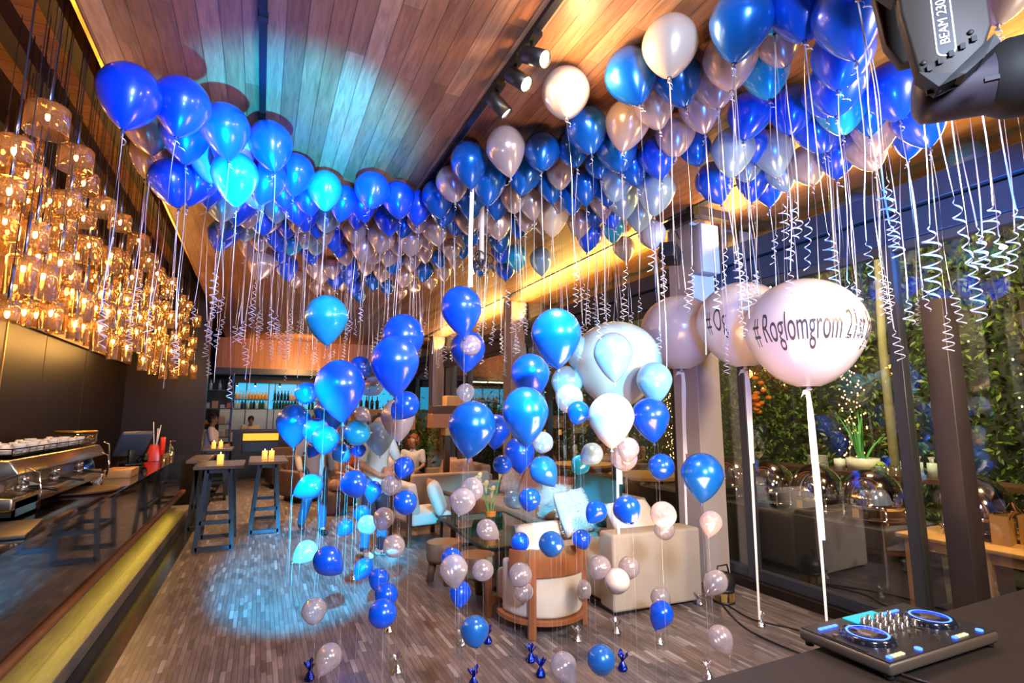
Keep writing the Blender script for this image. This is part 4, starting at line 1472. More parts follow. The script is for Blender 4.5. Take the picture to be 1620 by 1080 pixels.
# point of sale terminal
t = thing('payment_terminal', 'slate grey payment screen leaning on a stand on the bar counter', 'payment terminal', (-1.62, 9.2, CT), .5)
b = MB(); b.box(-.11, .11, -.12, .12, 0, .03); b.box(-.04, .04, -.03, .03, .03, .22); b.build('stand', M_black, t, bevel=.006)
b = MB(); b.M = Matrix.Translation((0, 0, .30)) @ Matrix.Rotation(-.75, 4, 'X'); b.box(-.19, .19, -.24, .24, -.03, .03); b.build('screen', M_greyblue, t, bevel=.02)
b = MB(); b.tube([(.12, .1, .04), (.18, .12, .09), (.19, .02, .12), (.15, -.06, .06)], .035, 10); b.build('handset', M_black, t)
# red straw holder, glasses, soap
t = thing('straw_holder', 'bright red wedge holder with straws on the bar counter', 'straw holder', (-1.46, 9.9, CT))
b = MB(); b.add([(-.11, -.11, 0), (.11, -.11, 0), (.11, .11, 0), (-.11, .11, 0), (-.05, -.05, .25), (.05, -.05, .25), (.05, .05, .25), (-.05, .05, .25)], [(0, 3, 2, 1), (0, 1, 5, 4), (1, 2, 6, 5), (2, 3, 7, 6), (3, 0, 4, 7)]); b.build('holder', M_red, t, bevel=.006)
for q in range(5):
    b = MB(); b.tube([(rp.uniform(-.03, .03), rp.uniform(-.03, .03), .1), (rp.uniform(-.06, .06), rp.uniform(-.06, .06), .50 + .05 * (q % 3))], .006, 6); b.build('straw', M_paperw, t)
b = MB(); b.cyl(.10, .05, 0, .36, .033); b.build('red_tube', M_red, t)
for q in range(5):
    b = MB(); b.lathe([(.0001, 0), (.036, 0), (.042, .11), (.039, .11), (.034, .01), (.0001, .008)], 14)
    o = b.build('tumbler_glass', M_clear, None, True); o.location = (-1.28 - .02 * (q % 2), 9.55 + .19 * q, CT)
    tag(o, '%s small clear glass beyond the red straw holder' % ORD[q], 'glass', 'glasses by the straw holder')
t = thing('soap_dispenser', 'clear pump bottle at the far end of the bar counter', 'pump bottle', (-1.36, 10.75, CT))
b = MB(); b.lathe([(.0001, 0), (.05, 0), (.052, .15), (.02, .19), (.02, .21), (.0001, .21)], 14); b.build('bottle', M_clear, t)
b = MB(); b.cyl(0, 0, .2, .27, .008); b.beam((0, 0, .27), (.07, 0, .265), .014); b.build('pump', M_chrome, t)

# ================================================================ HIGH BAR TABLES
def bar_table(lab, x0, x1, y0, y1, h):
    t = thing('bar_table', lab, 'bar table', ((x0 + x1) / 2, (y0 + y1) / 2, 0), 0, 'high bar tables')
    hx, hy = (x1 - x0) / 2, (y1 - y0) / 2
    b = MB(); b.box(-hx - .06, hx + .06, -hy - .03, hy + .03, h - .045, h); b.build('table_top', M_greytop, t, bevel=.004, seg=1)
    for sy in (-1, 1):
        y = sy * (hy - .05)
        for sx in (-1, 1):
            b = MB(); b.beam((sx * (hx - .02), y, 0), (sx * (hx - .10), y, h - .045), .055, .045, (0, 1, 0)); b.build('leg', M_navy, t)
        for z, k in ((.035, .025), (.36, .055), (h - .07, .10)):
            b = MB(); b.beam((-(hx - k), y, z), (hx - k, y, z), .045, .05); b.build('rail', M_navy, t)
    for sx in (-1, 1):
        b = MB(); b.beam((sx * (hx - .055), -(hy - .05), .36), (sx * (hx - .055), hy - .05, .36), .04, .05); b.build('rail', M_navy, t)
    return t
bar_table('high bar table nearest the counter with one candle on it', -.69, -.22, 8.10, 9.0, 1.09)
bar_table('high bar table further out on the floor with two candles', -.06, .37, 8.93, 10.2, 1.06)
bar_table('high bar table furthest back beside the shelving with two candles', -1.1, -.55, 12.7, 13.6, 1.06)
def candle(x, y, z, lab, r=.04, h=.13, jar=False):
    t = thing('candle', lab, 'candle', (x, y, z), 0, 'candles')
    b = MB(); b.lathe([(.0001, 0), (r, 0), (r, h), (r * .8, h - .01), (.0001, h - .015)], 16); b.build('wax', M_wax, t)
    b = MB(); b.lathe([(.0001, h - .015), (.006, h), (.004, h + .02), (.0001, h + .035)], 8); b.build('flame', M_flame, t)
candle(-.46, 8.35, 1.0905, 'yellow candle on the nearest high bar table')
candle(.10, 9.45, 1.0605, 'yellow candle with one beside it, the left of two on the further bar table')
candle(.20, 9.45, 1.0605, 'yellow candle, the right of two on the further bar table')
candle(-.86, 13.0, 1.0605, 'yellow candle, the left of two on the furthest bar table')
candle(-.74, 13.2, 1.0605, 'yellow candle, the right of two on the furthest bar table')
# stool-height table by the counter
bar_table('high bar table pushed against the end of the counter', -.93, -.75, 9.6, 10.9, 1.06)

# ================================================================ BACK BAR
M_cyan = emit('cyan_backlit_glass', (0.02, 0.42, 0.72), 1.3)
M_yel = emit('amber_backlit_panel', (1.0, 0.42, 0.03), 1.6)
M_bottleg = mat('green_bottle', (0.02, 0.07, 0.03), 0.1, coat=.5)
M_bottled = mat('dark_bottle', (0.02, 0.015, 0.02), 0.1, coat=.5)
M_bottley = mat('amber_bottle', (0.75, 0.42, 0.08), 0.15, coat=.5)
M_bottlec = mat('clear_bottle', (0.5, 0.6, 0.6), 0.1, coat=.5)
t = thing('bar_backdrop', 'glowing cyan glass panels behind the bottle shelves of the far bar', 'backlit panel', (0, 18.4, 0))
b = MB(); b.box(-.75, 4.3, 0, .03, 1.95, 2.75); b.build('glass_panel', M_cyan, t)
for x in (-.45, .18, .36, 1.0, 1.2, 1.9, 2.6, 3.3):
    b = MB(); b.box(x, x + .03, -.03, 0, 0, 2.85); b.build('post', M_black, t)
b = MB(); b.box(-.8, 4.3, -.25, .05, 2.75, 2.96); b.build('hood', M_dark, t)
for si, (sx0, sx1, z) in enumerate(((-.78, .19, 2.22), (-.78, .19, 1.93), (.30, 1.15, 2.20), (.30, 1.15, 1.93), (1.3, 2.6, 2.20), (1.3, 2.6, 1.93))):
    o = MB(); o.box(sx0, sx1, 18.12, 18.40, z, z + .025); o = o.build('bottle_shelf', M_black)
    tag(o, '%s black bottle shelf of the far bar, %s run' % ('upper' if si % 2 == 0 else 'lower', ['left', 'centre', 'right'][si // 2]), 'shelf', 'bottle shelves')
def bottle_mesh(name, m, h, r):
    b = MB(); b.lathe([(.0001, 0), (r, 0), (r, h * .55), (r * .9, h * .62), (r * .34, h * .76), (r * .32, h), (.0001, h)], 10)
    return b.mesh(name, m, True)
BTM = [bottle_mesh('bottle', m_, h_, r_) for m_, h_, r_ in ((M_bottled, .31, .04), (M_bottleg, .30, .042), (M_bottley, .25, .045), (M_bottlec, .27, .04), (M_bottled, .26, .036))]
lb = MB(); lb.lathe([(.0425, .05), (.0425, .12)], 10)
LABM = lb.mesh('label_band', M_wax, True)
rbk = random.Random(21)
def shelf_bottles(x0, x1, y, z, n, kinds, where, grp):
    for q in range(n):
        k = kinds[rbk.randrange(len(kinds))]
        o = bpy.data.objects.new('bottle', BTM[k]); COL.objects.link(o)
        o.location = (x0 + (x1 - x0) * (q + .5) / n, y + rbk.uniform(-.02, .02), z)
        tag(o, '%s bottle from the left, %s' % (ORD[q], where), 'bottle', grp)
shelf_bottles(-.74, .17, 18.26, 2.246, 10, [2, 3, 2], 'upper left shelf of the far bar', 'bottles behind the bar')
shelf_bottles(-.74, .17, 18.26, 1.956, 11, [1, 0, 3], 'lower left shelf of the far bar', 'bottles behind the bar')
shelf_bottles(.33, 1.1, 18.26, 2.226, 8, [0, 0, 2], 'upper centre shelf of the far bar', 'bottles behind the bar')
shelf_bottles(.33, 1.1, 18.26, 1.956, 9, [0, 1, 4], 'lower centre shelf of the far bar', 'bottles behind the bar')
shelf_bottles(1.35, 2.5, 18.26, 2.226, 10, [2, 2, 3], 'upper right shelf of the far bar', 'bottles behind the bar')
shelf_bottles(1.35, 2.5, 18.26, 1.956, 11, [1, 3, 4], 'lower right shelf of the far bar', 'bottles behind the bar')
# tall shelving at its left
t = thing('shelving_unit', 'tall steel shelving unit full of boxes beside the far bar', 'shelving unit', (-1.02, 16.6, 0))
for x in (-.42, .26):
    for y in (-.18, .18):
        b = MB(); b.box(x, x + .04, y, y + .04, 0, 2.92); b.build('post', M_steel_bluelit, t)
SH = (.45, .85, 1.15, 1.50, 1.92, 2.42, 2.88)
for z in SH:
    b = MB(); b.box(-.42, .30, -.18, .22, z, z + .025); b.build('shelf', M_black, t)
kk = 0
for z, n in zip(SH, (3, 3, 4, 4, 4, 0)):
    for q in range(n):
        w = .09 + .03 * ((q + kk) % 2)
        o = MB(); o.box(-w * .6, w * .6, -.1, .1, 0, .10 + .05 * ((q * 7 + kk) % 3)); o = o.build('storage_box', (M_cream, M_ply, M_white, M_orange)[(q + kk) % 4], None, bevel=.004, seg=1)
        o.location = (-1.02 - .30 + .18 * q, 16.6, z + .026)
        tag(o, '%s box from the left on the %s shelf of the steel shelving unit' % (ORD[q], ['lowest', 'second', 'third', 'fourth', 'fifth'][kk]), 'box', 'boxes on the shelving unit')
    kk += 1
for q in range(3):
    o = bpy.data.objects.new('bottle', BTM[3]); COL.objects.link(o); o.location = (-1.28 + .22 * q, 16.6, 2.446)
    tag(o, '%s bottle on the top shelf of the steel shelving unit' % ORD[q], 'bottle', 'bottles behind the bar')
t = thing('kitchen_pass', 'dark kitchen pass counter with a glowing amber front panel', 'counter', (0, 16.5, 0))
b = MB(); b.box(-.70, 4.2, 0, .7, 1.30, 1.36); b.build('worktop', M_wood_dk, t)
b = MB(); b.box(-.66, -.42, .05, .65, 0, 1.30); b.box(-.42, 4.1, .3, .65, 0, 1.30); b.build('base', M_black, t)
b = MB(); b.box(-.40, .50, .02, .06, 1.06, 1.25); b.build('amber_panel', M_yel, t)
b = MB(); b.box(-.40, .50, .10, .14, .75, .98); b.build('lower_panel', M_steel_bluelit, t)
t = thing('kitchen_hatch', 'pale tiled kitchen wall seen behind the bar', 'kitchen wall', (0, 19.6, 0))
b = MB(); b.box(-1.2, 4.3, 0, .05, .9, 2.0); b.build('tiles', M_plaster, t)
for q, (x, z) in enumerate(((-.2, 2.66), (.5, 2.66), (1.1, 2.66), (-.7, 2.66))):
    t = thing('hood_spotlight', '%s small bright spotlight above the far bar' % ORD[q], 'spotlight', (x, 18.22, z), 0, 'spotlights above the far bar')
    b = MB(); b.cyl(0, 0, 0, .09, .03); b.build('housing', M_black, t)
    b = MB(); b.cyl(0, 0, -.008, 0, .024); b.build('lamp', emit('spot_face_%d' % q, (1, .8, .55), 40), t)

# ================================================================ UPHOLSTERY HELPERS
def cushion(name, lab, cat, loc, size, rot, m, grp=None, piping=None, tassel=False):
    """pillow: a pinched square with a full belly"""
    b = MB()
    n = 12
    sx, sy, sz = size
    vs, fs = [], []
    for s in (1, -1):
        for j in range(n + 1):
            for i in range(n + 1):
                u, v = -1 + 2 * i / n, -1 + 2 * j / n
                e = (1 - u ** 4) * (1 - v ** 4)
                pin = 1 - .10 * (1 - abs(u)) * abs(v) ** 3 - .0
                pinv = 1 - .10 * (1 - abs(v)) * abs(u) ** 3
                vs.append((u * sx / 2 * pin, v * sy / 2 * pinv, s * sz / 2 * e ** .45 if e > 0 else 0))
    k = (n + 1) ** 2
    for s in range(2):
        for j in range(n):
            for i in range(n):
                a = s * k + j * (n + 1) + i
                q = (a, a + 1, a + n + 2, a + n + 1)
                fs.append(q if s == 0 else q[::-1])
    b.add(vs, fs, True)
    o = b.build(name, m, None, True)
    o.location = loc
    o.rotation_euler = rot
    tag(o, lab, cat, grp)
    return o
def soft(b, name, m, parent, r=.04):
    return b.build(name, m, parent, bevel=r, seg=4)

# L-shaped sofa: long run along the glass, short run with its back to the camera
t = thing('lounge_sofa', 'long beige sofa along the glass wall, full of pillows', 'sofa', (0, 0, 0))
b = MB(); b.box(3.32, 4.10, 5.25, 8.6, .12, .42); soft(b, 'seat', M_taupe, t)
b = MB(); b.box(4.08, 4.32, 5.25, 8.6, .10, .76); soft(b, 'backrest', M_taupe, t)
b = MB(); b.box(3.32, 4.30, 8.6, 8.8, .10, .62); soft(b, 'armrest', M_taupe, t)
for x in (3.4, 4.2):
    for y in (5.4, 8.6):
        b = MB(); b.cyl(x, y, 0, .12, .025); b.build('leg', M_wood_dk, t)
t = thing('corner_sofa', 'beige box-shaped sofa with its plain back turned to the camera', 'sofa', (0, 0, 0))
b = MB()
b.prism([(2.90, 4.02), (3.87, 3.95), (3.87, 4.22), (2.92, 4.27)], .66, (0, 0, .03)); soft(b, 'backrest', M_beige, t, .03)
b = MB(); b.box(2.94, 3.84, 4.25, 5.12, .05, .42); soft(b, 'seat', M_beige, t)
b = MB(); b.box(3.62, 3.90, 4.2, 5.15, .05, .62); soft(b, 'armrest', M_beige, t)
b = MB(); b.box(2.93, 3.85, 4.05, 5.1, 0, .045); b.build('plinth', M_black, t)
# pillows
cushion('throw_pillow', 'dusty pink pillow on the long sofa behind the shaggy one', 'pillow', (3.86, 6.62, .66), (.50, .50, .17), (1.25, 0, -1.25), M_pink, 'sofa pillows')
cushion('throw_pillow', 'teal pillow standing between the shaggy pillow and the glass', 'pillow', (3.80, 5.60, .72), (.60, .60, .16), (1.2, .2, -.7), M_teal, 'sofa pillows')
cushion('throw_pillow', 'smooth white pillow lying on top of the corner sofa back', 'pillow', (3.48, 4.46, .70), (.55, .42, .22), (.9, 0, .1), M_white, 'sofa pillows')
cushion('throw_pillow', 'patterned pillow on the far end of the long sofa', 'pillow', (3.92, 8.2, .68), (.5, .5, .18), (1.2, 0, -1.2), M_flower, 'sofa pillows')
cushion('throw_pillow', 'brown pillow on the long sofa next to the patterned pillow', 'pillow', (3.94, 7.55, .66), (.52, .52, .16), (1.2, .1, -1.4), M_pink, 'sofa pillows')
# shaggy pillows: the pile is one mesh of short strands over the belly
def shaggy(lab, loc, size, rot):
    o = cushion('shaggy_pillow', lab, 'pillow', loc, size, rot, M_white, 'sofa pillows')
    rs = random.Random(int(loc[1] * 100))
    vs, fs = [], []
    for i in range(2600):
        u, v = rs.uniform(-.96, .96), rs.uniform(-.96, .96)
        s = 1 if rs.random() < .6 else -1
        z = s * size[2] / 2 * ((1 - u ** 4) * (1 - v ** 4)) ** .45
        p = Vector((u * size[0] / 2, v * size[1] / 2, z))
        d = Vector((rs.uniform(-1, 1) + u * .5, rs.uniform(-1, 1) + v * .5, s * 1.1)).normalized() * rs.uniform(.02, .035)
        a = d.cross(Vector((0.3, 0.2, 1))).normalized() * .0022
        k = len(vs)
        vs += [p - a, p + a, p + d + a * .4, p + d - a * .4]
        fs.append((k, k + 1, k + 2, k + 3))
    b = MB(); b.add(vs, fs)
    f = b.build('fringe', M_white, o)
    f['kind'] = 'stuff'
shaggy('shaggy white pillow leaning at the inner corner of the sofas', (3.30, 5.30, .66), (.50, .50, .18), (1.15, 0, .35))
shaggy('shaggy white pillow standing by the dusty pink pillow', (3.55, 6.12, .64), (.46, .46, .18), (1.15, 0, -.9))

# wooden lounge armchair with blue-lit cushions
t = thing('lounge_armchair', 'wood-framed lounge armchair with a broad back by the coffee table', 'armchair', (2.18, 7.62, 0), .12)
for x in (-.33, .33):
    for y in (-.36, .36):
        b = MB(); b.box(x - .03, x + .03, y - .03, y + .03, 0, .64); b.build('leg', M_wood_dk, t, bevel=.006)
    b = MB(); b.box(x - .045, x + .045, -.42, .42, .60, .645); b.build('armrest', M_wood_dk, t, bevel=.01)
    b = MB(); b.box(x - .022, x + .022, -.34, .34, .22, .30); b.build('side_rail', M_wood_dk, t)
b = MB(); b.box(-.30, .30, -.38, .38, .26, .42); soft(b, 'seat', M_white, t)
b = MB(); b.M = Matrix.Translation((-.26, 0, .60)) @ Matrix.Rotation(-.2, 4, 'Y'); b.box(-.07, .07, -.36, .36, -.2, .22); soft(b, 'backrest', M_white, t)
cushion('throw_pillow', 'white pillow on the wood-framed lounge armchair', 'pillow', (2.32, 7.35, .60), (.48, .48, .16), (1.2, 0, 1.1), M_white, 'armchair pillows')
cushion('throw_pillow', 'pink-tinged pillow behind the white one on the lounge armchair', 'pillow', (2.42, 7.72, .60), (.46, .46, .15), (1.2, 0, 1.5), M_pink, 'armchair pillows')

# barrel armchair with its wooden back to the camera
t = thing('barrel_armchair', 'barrel armchair with a curved wooden back turned to the camera', 'armchair', (2.28, 4.24, 0), .04)
def arc(r, a0, a1, n):
    return [(r * math.cos(a0 + (a1 - a0) * i / n), r * math.sin(a0 + (a1 - a0) * i / n)) for i in range(n + 1)]
def band(b, ro, ri, a0, a1, zf0, zf1, n=20, sx=1, sy=1):
    vs, fs = [], []
    for i in range(n + 1):
        t_ = i / n
        a = a0 + (a1 - a0) * t_
        z0, z1 = zf0(t_), zf1(t_)
        for r in (ro, ri):
            for z in (z0, z1):
                vs.append((r * math.cos(a) * sx, r * math.sin(a) * sy, z))
    for i in range(n):
        k = i * 4
        fs += [(k, k + 4, k + 5, k + 1), (k + 2, k + 3, k + 7, k + 6), (k + 1, k + 5, k + 7, k + 3), (k, k + 2, k + 6, k + 4)]
    fs += [(0, 1, 3, 2), (n * 4, n * 4 + 2, n * 4 + 3, n * 4 + 1)]
    b.add(vs, fs, True)
A0, A1 = PI + .05, 2 * PI - .05
b = MB(); band(b, .385, .355, A0 + .25, A1 - .25, lambda q: .44 + .03 * math.sin(PI * q), lambda q: .66 + .04 * math.sin(PI * q) ** 2, 24, 1, 1.08); b.build('back_panel', M_wood, t, bevel=.006)
b = MB(); band(b, .355, .25, A0 - .15, A1 + .15, lambda q: .14, lambda q: .56, 24, 1, 1.08); b.build('tub_cushion', M_cream, t, bevel=.03, seg=3)
b = MB(); band(b, .385, .30, A0 - .25, A1 + .25, lambda q: .10, lambda q: .14, 24, 1, 1.08); b.build('base_rail', M_wood, t, bevel=.004, seg=1)
b = MB(); b.box(-.27, .27, -.26, .34, .14, .40); soft(b, 'seat', M_cream, t, .05)
b = MB(); b.box(-.36, .36, .30, .36, .09, .14); b.build('front_rail', M_wood, t)
for a, hh in ((PI * 1.27, .68), (PI * 1.80, .66)):
    b = MB(); b.M = Matrix.Translation((.375 * math.cos(a), .375 * 1.08 * math.sin(a), 0)) @ Matrix.Rotation(a + PI / 2, 4, 'Z'); b.box(-.032, .032, -.022, .022, 0, hh); b.build('leg', M_wood, t, bevel=.006)
for x in (-.345, .345):
    b = MB(); b.box(x - .025, x + .025, .28, .34, 0, .50); b.build('leg', M_wood, t, bevel=.006)
cushion('throw_pillow', 'cream pillow inside the barrel armchair', 'pillow', (2.28, 4.22, .62), (.46, .40, .16), (1.25, 0, .1), M_cream, 'armchair pillows')

# coffee table with glass top
t = thing('coffee_table', 'low coffee table with a black frame and green glass top', 'coffee table', (2.66, 6.05, 0), -.06)
b = MB(); b.box(-.44, .44, -.92, .92, .395, .41); b.build('glass_top', M_tglass, t)
for p0, p1 in (((-.46, -.94), (.46, -.94)), ((.46, -.94), (.46, .94)), ((.46, .94), (-.46, .94)), ((-.46, .94), (-.46, -.94))):
    b = MB(); b.beam((*p0, .395), (*p1, .395), .035, .04); b.build('frame_rail', M_black, t)
    b = MB(); b.beam((*p0, .02), (*p1, .02), .03, .03); b.build('base_rail', M_black, t)
for x in (-.44, .44):
    for y in (-.92, .92):
        b = MB(); b.box(x - .018, x + .018, y - .018, y + .018, 0, .39); b.build('leg', M_black, t)
# log stools
for i, (x, y, lab) in enumerate(((1.86, 5.62, 'log stool with three stout legs, the farther of the two'), (1.98, 4.98, 'log stool with a pale cyan-lit top, the nearer of the two'))):
    t = thing('log_stool', lab, 'stool', (x, y, 0), i * .5, 'log stools')
    b = MB(); b.lathe([(.0001, .27), (.17, .22), (.185, .26), (.19, .39), (.18, .415)], 26); b.build('seat_block', M_log, t)
    b = MB(); b.lathe([(.18, .415), (.0001, .418)], 26); b.build('seat', M_logtop, t)
    for k in range(3):
        a = k * 2 * PI / 3 + .5
        b = MB(); b.tube([(.11 * math.cos(a), .11 * math.sin(a), .26), (.145 * math.cos(a), .145 * math.sin(a), 0)], .04, 10, rs=[.05, .035]); b.build('leg', M_log, t)
# lilies in a vase on the coffee table
t = thing('lily_vase', 'glass vase of calla lilies with an orange band on the coffee table', 'vase', (2.60, 6.08, .4105))
b = MB(); b.lathe([(.0001, 0), (.05, 0), (.055, .02), (.05, .14), (.06, .2), (.056, .2), (.045, .13), (.0001, .01)], 20); b.build('glass', M_clear, t)
b = MB(); b.lathe([(.062, .13), (.07, .20)], 20); b.build('orange_band', M_orange, t)
for k, (dx, dy, h) in enumerate(((-.13, .0, .50), (-.05, .03, .40), (.10, -.03, .56), (.03, .05, .33))):
    b = MB(); b.tube([(0, 0, .02), (dx * .3, dy * .3, h * .4), (dx, dy, h)], .008, 8); s = b.build('stem', M_green, t)
    b = MB(); b.M = Matrix.Translation((dx, dy, h)) @ Matrix.Rotation(dx * 2, 4, 'Y')
    b.lathe([(.008, 0), (.022, .05), (.03, .09), (.055, .12), (.05, .118), (.02, .07), (.005, .02)], 14)
    b.ell((.02, 0, .13), (.03, .02, .025)); b.build('flower', M_petal, s)
# standing candles and lamp on the far low tables
candle(2.05, 8.6, .5605, 'yellow candle glowing on the small table behind the lounge armchair', .05, .14)
t = thing('side_table', 'small dark side table behind the lounge armchair', 'side table', (2.0, 8.7, 0))
b = MB(); b.box(-.25, .25, -.25, .25, .53, .56); b.build('table_top', M_wood_dk, t)
for x in (-.2, .2):
    for y in (-.2, .2):
        b = MB(); b.box(x - .02, x + .02, y - .02, y + .02, 0, .53); b.build('leg', M_wood_dk, t)
# far sofas
def far_sofa(lab, x, y, rz, w, m, h=.78):
    t = thing('far_sofa', lab, 'sofa', (x, y, 0), rz, 'sofas further down the hall')
    b = MB(); b.box(-w / 2, w / 2, -.4, .4, .1, .44); soft(b, 'seat', m, t)
    b = MB(); b.box(-w / 2, w / 2, .25, .45, .1, h); soft(b, 'backrest', m, t)
    for s in (-1, 1):
        b = MB(); b.box(s * w / 2 - .09, s * w / 2 + .09, -.42, .45, .1, .62); soft(b, 'armrest', m, t)
    b = MB(); b.box(-w / 2 + .05, w / 2 - .05, -.36, .4, 0, .1); b.build('plinth', M_black, t)
far_sofa('taupe sofa seen from behind past the lounge armchair', 2.95, 8.95, PI, 1.35, M_taupe, .80)
far_sofa('taupe sofa against the glass under the timber boards', 3.75, 10.6, -PI / 2, 1.6, M_taupe)
far_sofa('brown armchair facing the far bar', .75, 14.6, .2, .8, M_brownf, .95)
far_sofa('dark brown sofa behind the seated women', 1.35, 12.3, .4, 1.5, M_brownf, .9)
cushion('throw_pillow', 'tan pillow leaning on the farther taupe sofa', 'pillow', (3.50, 10.3, .68), (.5, .5, .17), (1.2, 0, -1.1), M_pink, 'far pillows')
cushion('throw_pillow', 'patterned tan pillow on the sofa seen from behind', 'pillow', (3.25, 8.80, .78), (.46, .46, .17), (1.2, 0, .2), M_flower, 'far pillows')
# timber planter screens
def screen(lab, x, y, rows, rz=0):
    t = thing('timber_screen', lab, 'timber screen', (x, y, 0), rz, 'timber screens in the hall')
    for (dx, z0, z1, w, m) in rows:
        b = MB(); b.box(dx - w / 2, dx + w / 2, -.14, .14, z0, z1); b.build('board', m, t, bevel=.004, seg=1)
    b = MB(); b.box(-.05, .05, -.05, .05, 0, rows[-1][2]); b.box(.22, .32, -.05, .05, 0, rows[-1][2]); b.build('post', M_wood_dk, t)
screen('stack of pale timber boxes on posts at the glass wall', 3.22, 9.66, [(.10, 1.38, 1.52, .36, M_ply), (-.02, 1.52, 1.78, .66, M_plyb), (.0, 1.78, 1.93, .66, M_wood_dk), (.14, 1.93, 2.12, .40, M_ply)])
screen('lower pale timber boards on posts nearer the bar', 2.60, 11.3, [(.1, 1.45, 1.75, .62, M_plyb)])
t = thing('display_shelf', 'timber display shelf with orange-lit edge and bottles', 'display shelf', (2.35, 13.2, 0))
b = MB(); b.box(-.4, .35, -.15, .15, 1.78, 1.90); b.build('shelf', M_ply, t)
b = MB(); b.box(-.4, .35, -.15, .15, 1.62, 1.76); b.build('lower_shelf', M_plyb, t)
for x in (-.38, .30):
    b = MB(); b.box(x, x + .05, -.12, .12, 0, 1.9 if x > 0 else 2.6); b.build('post', M_wood_dk, t)
shelf_bottles(2.0, 2.65, 13.2, 1.902, 5, [3, 0, 3], 'timber display shelf behind the balloons', 'bottles behind the bar')
# plants behind the glass in the hall
def plant(lab, x, y, h, n, seed, rad=.35):
    t = thing('potted_plant', lab, 'potted plant', (x, y, 0))
    b = MB(); b.lathe([(.0001, 0), (.15, 0), (.2, .4), (.17, .4), (.0001, .36)], 18); b.build('pot', M_black, t)
    b = MB(); b.tube([(0, 0, .3), (.03, 0, h * .6), (0, .02, h * .9)], .02, 8); b.build('stem', M_log, t)
    rp_ = random.Random(seed)
    o = leaves('foliage', n, lambda: (rp_.gauss(0, rad * .5), rp_.gauss(0, rad * .5), h * .62 + rp_.gauss(0, h * .16)), .07, M_leaf, rp_)
    o.parent = t
plant('leafy plant behind the balloons between the timber screens', 3.35, 12.2, 1.9, 500, 5, .5)
plant('dark leafy plant near the far end of the glass wall', 3.3, 14.0, 2.4, 600, 6, .6)

# ================================================================ CEILING HARDWARE
def track(lab, x, y0, y1):
    t = thing('light_track', lab, 'light track', (x, 0, CEIL), 0)
    b = MB(); b.box(-.022, .022, y0, y1, -.035, 0); b.build('rail', M_blackmetal, t)
    b = MB()
    y = y0 + .3
    while y < y1:
        b.box(-.027, .027, y, y + .05, -.040, 0); y += 1.4
    cp = b.build('coupler', M_black, t); cp['kind'] = 'stuff'
track('black light track on the boards above the glass pendant side', -.12, -1.5, 8.0)
track('black light track carrying the bright warm spotlights', 1.32, -1.5, 9.0)
M_hot = emit('hot_lamp_face', (1.0, 0.78, 0.42), 120)
M_warmf = emit('warm_lamp_face', (1.0, 0.75, 0.45), 30)
def spotlight(lab, y, aim, m, r=.05, l=.17):
    t = thing('track_spotlight', lab, 'spotlight', (1.32, y, CEIL - .036), 0, 'spotlights on the track')
    b = MB(); b.box(-.03, .03, -.07, .07, -.03, 0); b.cyl(0, 0, -.09, -.03, .012); b.build('mount', M_black, t)
    d = Vector(aim).normalized()
    M = Matrix.Translation(Vector((0, 0, -.12))) @ d.to_track_quat('Z', 'Y').to_matrix().to_4x4()
    b = MB(); b.M = M; b.lathe([(.0001, -l * .4), (r * .8, -l * .4), (r, -l * .3), (r, l * .6), (r - .006, l * .6), (r - .006, l * .5)], 20); b.build('housing', M_black, t)
    b = MB(); b.M = M; b.lathe([(.0001, l * .5), (r - .007, l * .5)], 20); b.build('lamp', m, t)
    return Vector((1.32, y, CEIL - .156)) + d * l * .62, d
p, d = spotlight('round black track spotlight glaring brightest above the pearl white balloon', 2.50, (.45, -.75, -.55), M_hot)
light('track_lamp_warm', 'SPOT', p + d * .01, p + d, 60, (1, .62, .28), .04, cone=150, blend=1)
p, d = spotlight('black track spotlight glaring just behind the pearl white balloon', 2.72, (.45, -.6, -.7), M_hot)
p, d = spotlight('black track spotlight with a pale lens farther along the track', 3.02, (.6, -.2, -.7), M_warmf)
light('track_lamp_glow', 'POINT', (1.62, 2.42, 3.72), None, 26, (1.0, .56, .20), .05)
spotlight('black track spotlight farthest along among the silver balloons', 5.2, (.6, -.2, -.7), M_warmf)
light('balloon_backlight', 'POINT', (2.45, 5.45, 3.72), None, 14, (1.0, .62, .24), .04)
t = thing('dome_camera', 'small dome camera with a gold rim among the far balloons', 'ceiling camera', (2.3, 8.8, CEIL))
b = MB(); b.cyl(0, 0, -.08, 0, .09, .10); b.build('housing', M_black, t)
b = MB(); b.lathe([(.085, -.085), (.05, -.10), (.0001, -.10)], 18); b.build('lamp', M_warmf, t)  # warm glow added to the face of the dome camera
t = thing('hanging_pole', 'white pole hanging from the ceiling with looped cables and foil scraps', 'ceiling pole', (1.81, 4.49, 0))
b = MB(); b.cyl(0, 0, 3.22, CEIL, .024, n=14); b.build('pipe', M_white, t)
b = MB()
rr = random.Random(4)
for k in range(5):
    a0 = rr.uniform(0, 6)
    b.tube([(.09 * math.cos(a0) * math.cos(q * .5) + .02 * k - .04, .05 * math.sin(q * .5), 3.22 + .07 * math.sin(q * .5 + a0)) for q in range(14)], .005, 6)
b.build('cable', M_black, t)
b = MB()
for k in range(22):
    b.M = Matrix.Translation((rr.gauss(0, .07), rr.gauss(0, .05), 3.13 + rr.gauss(0, .025))) @ Euler((rr.uniform(-2, 2), rr.uniform(-2, 2), rr.uniform(0, 6))).to_matrix().to_4x4()
    b.add([(-.04, -.012, 0), (.04, -.012, .01), (.05, .012, 0), (-.04, .012, .01)], [(0, 1, 2, 3)])
o = b.build('foil_scraps', M_foil, t)
t = thing('paper_streamer', 'broad white paper streamer hanging above the highest large blue balloon', 'streamer', (1.50, 3.97, 0))
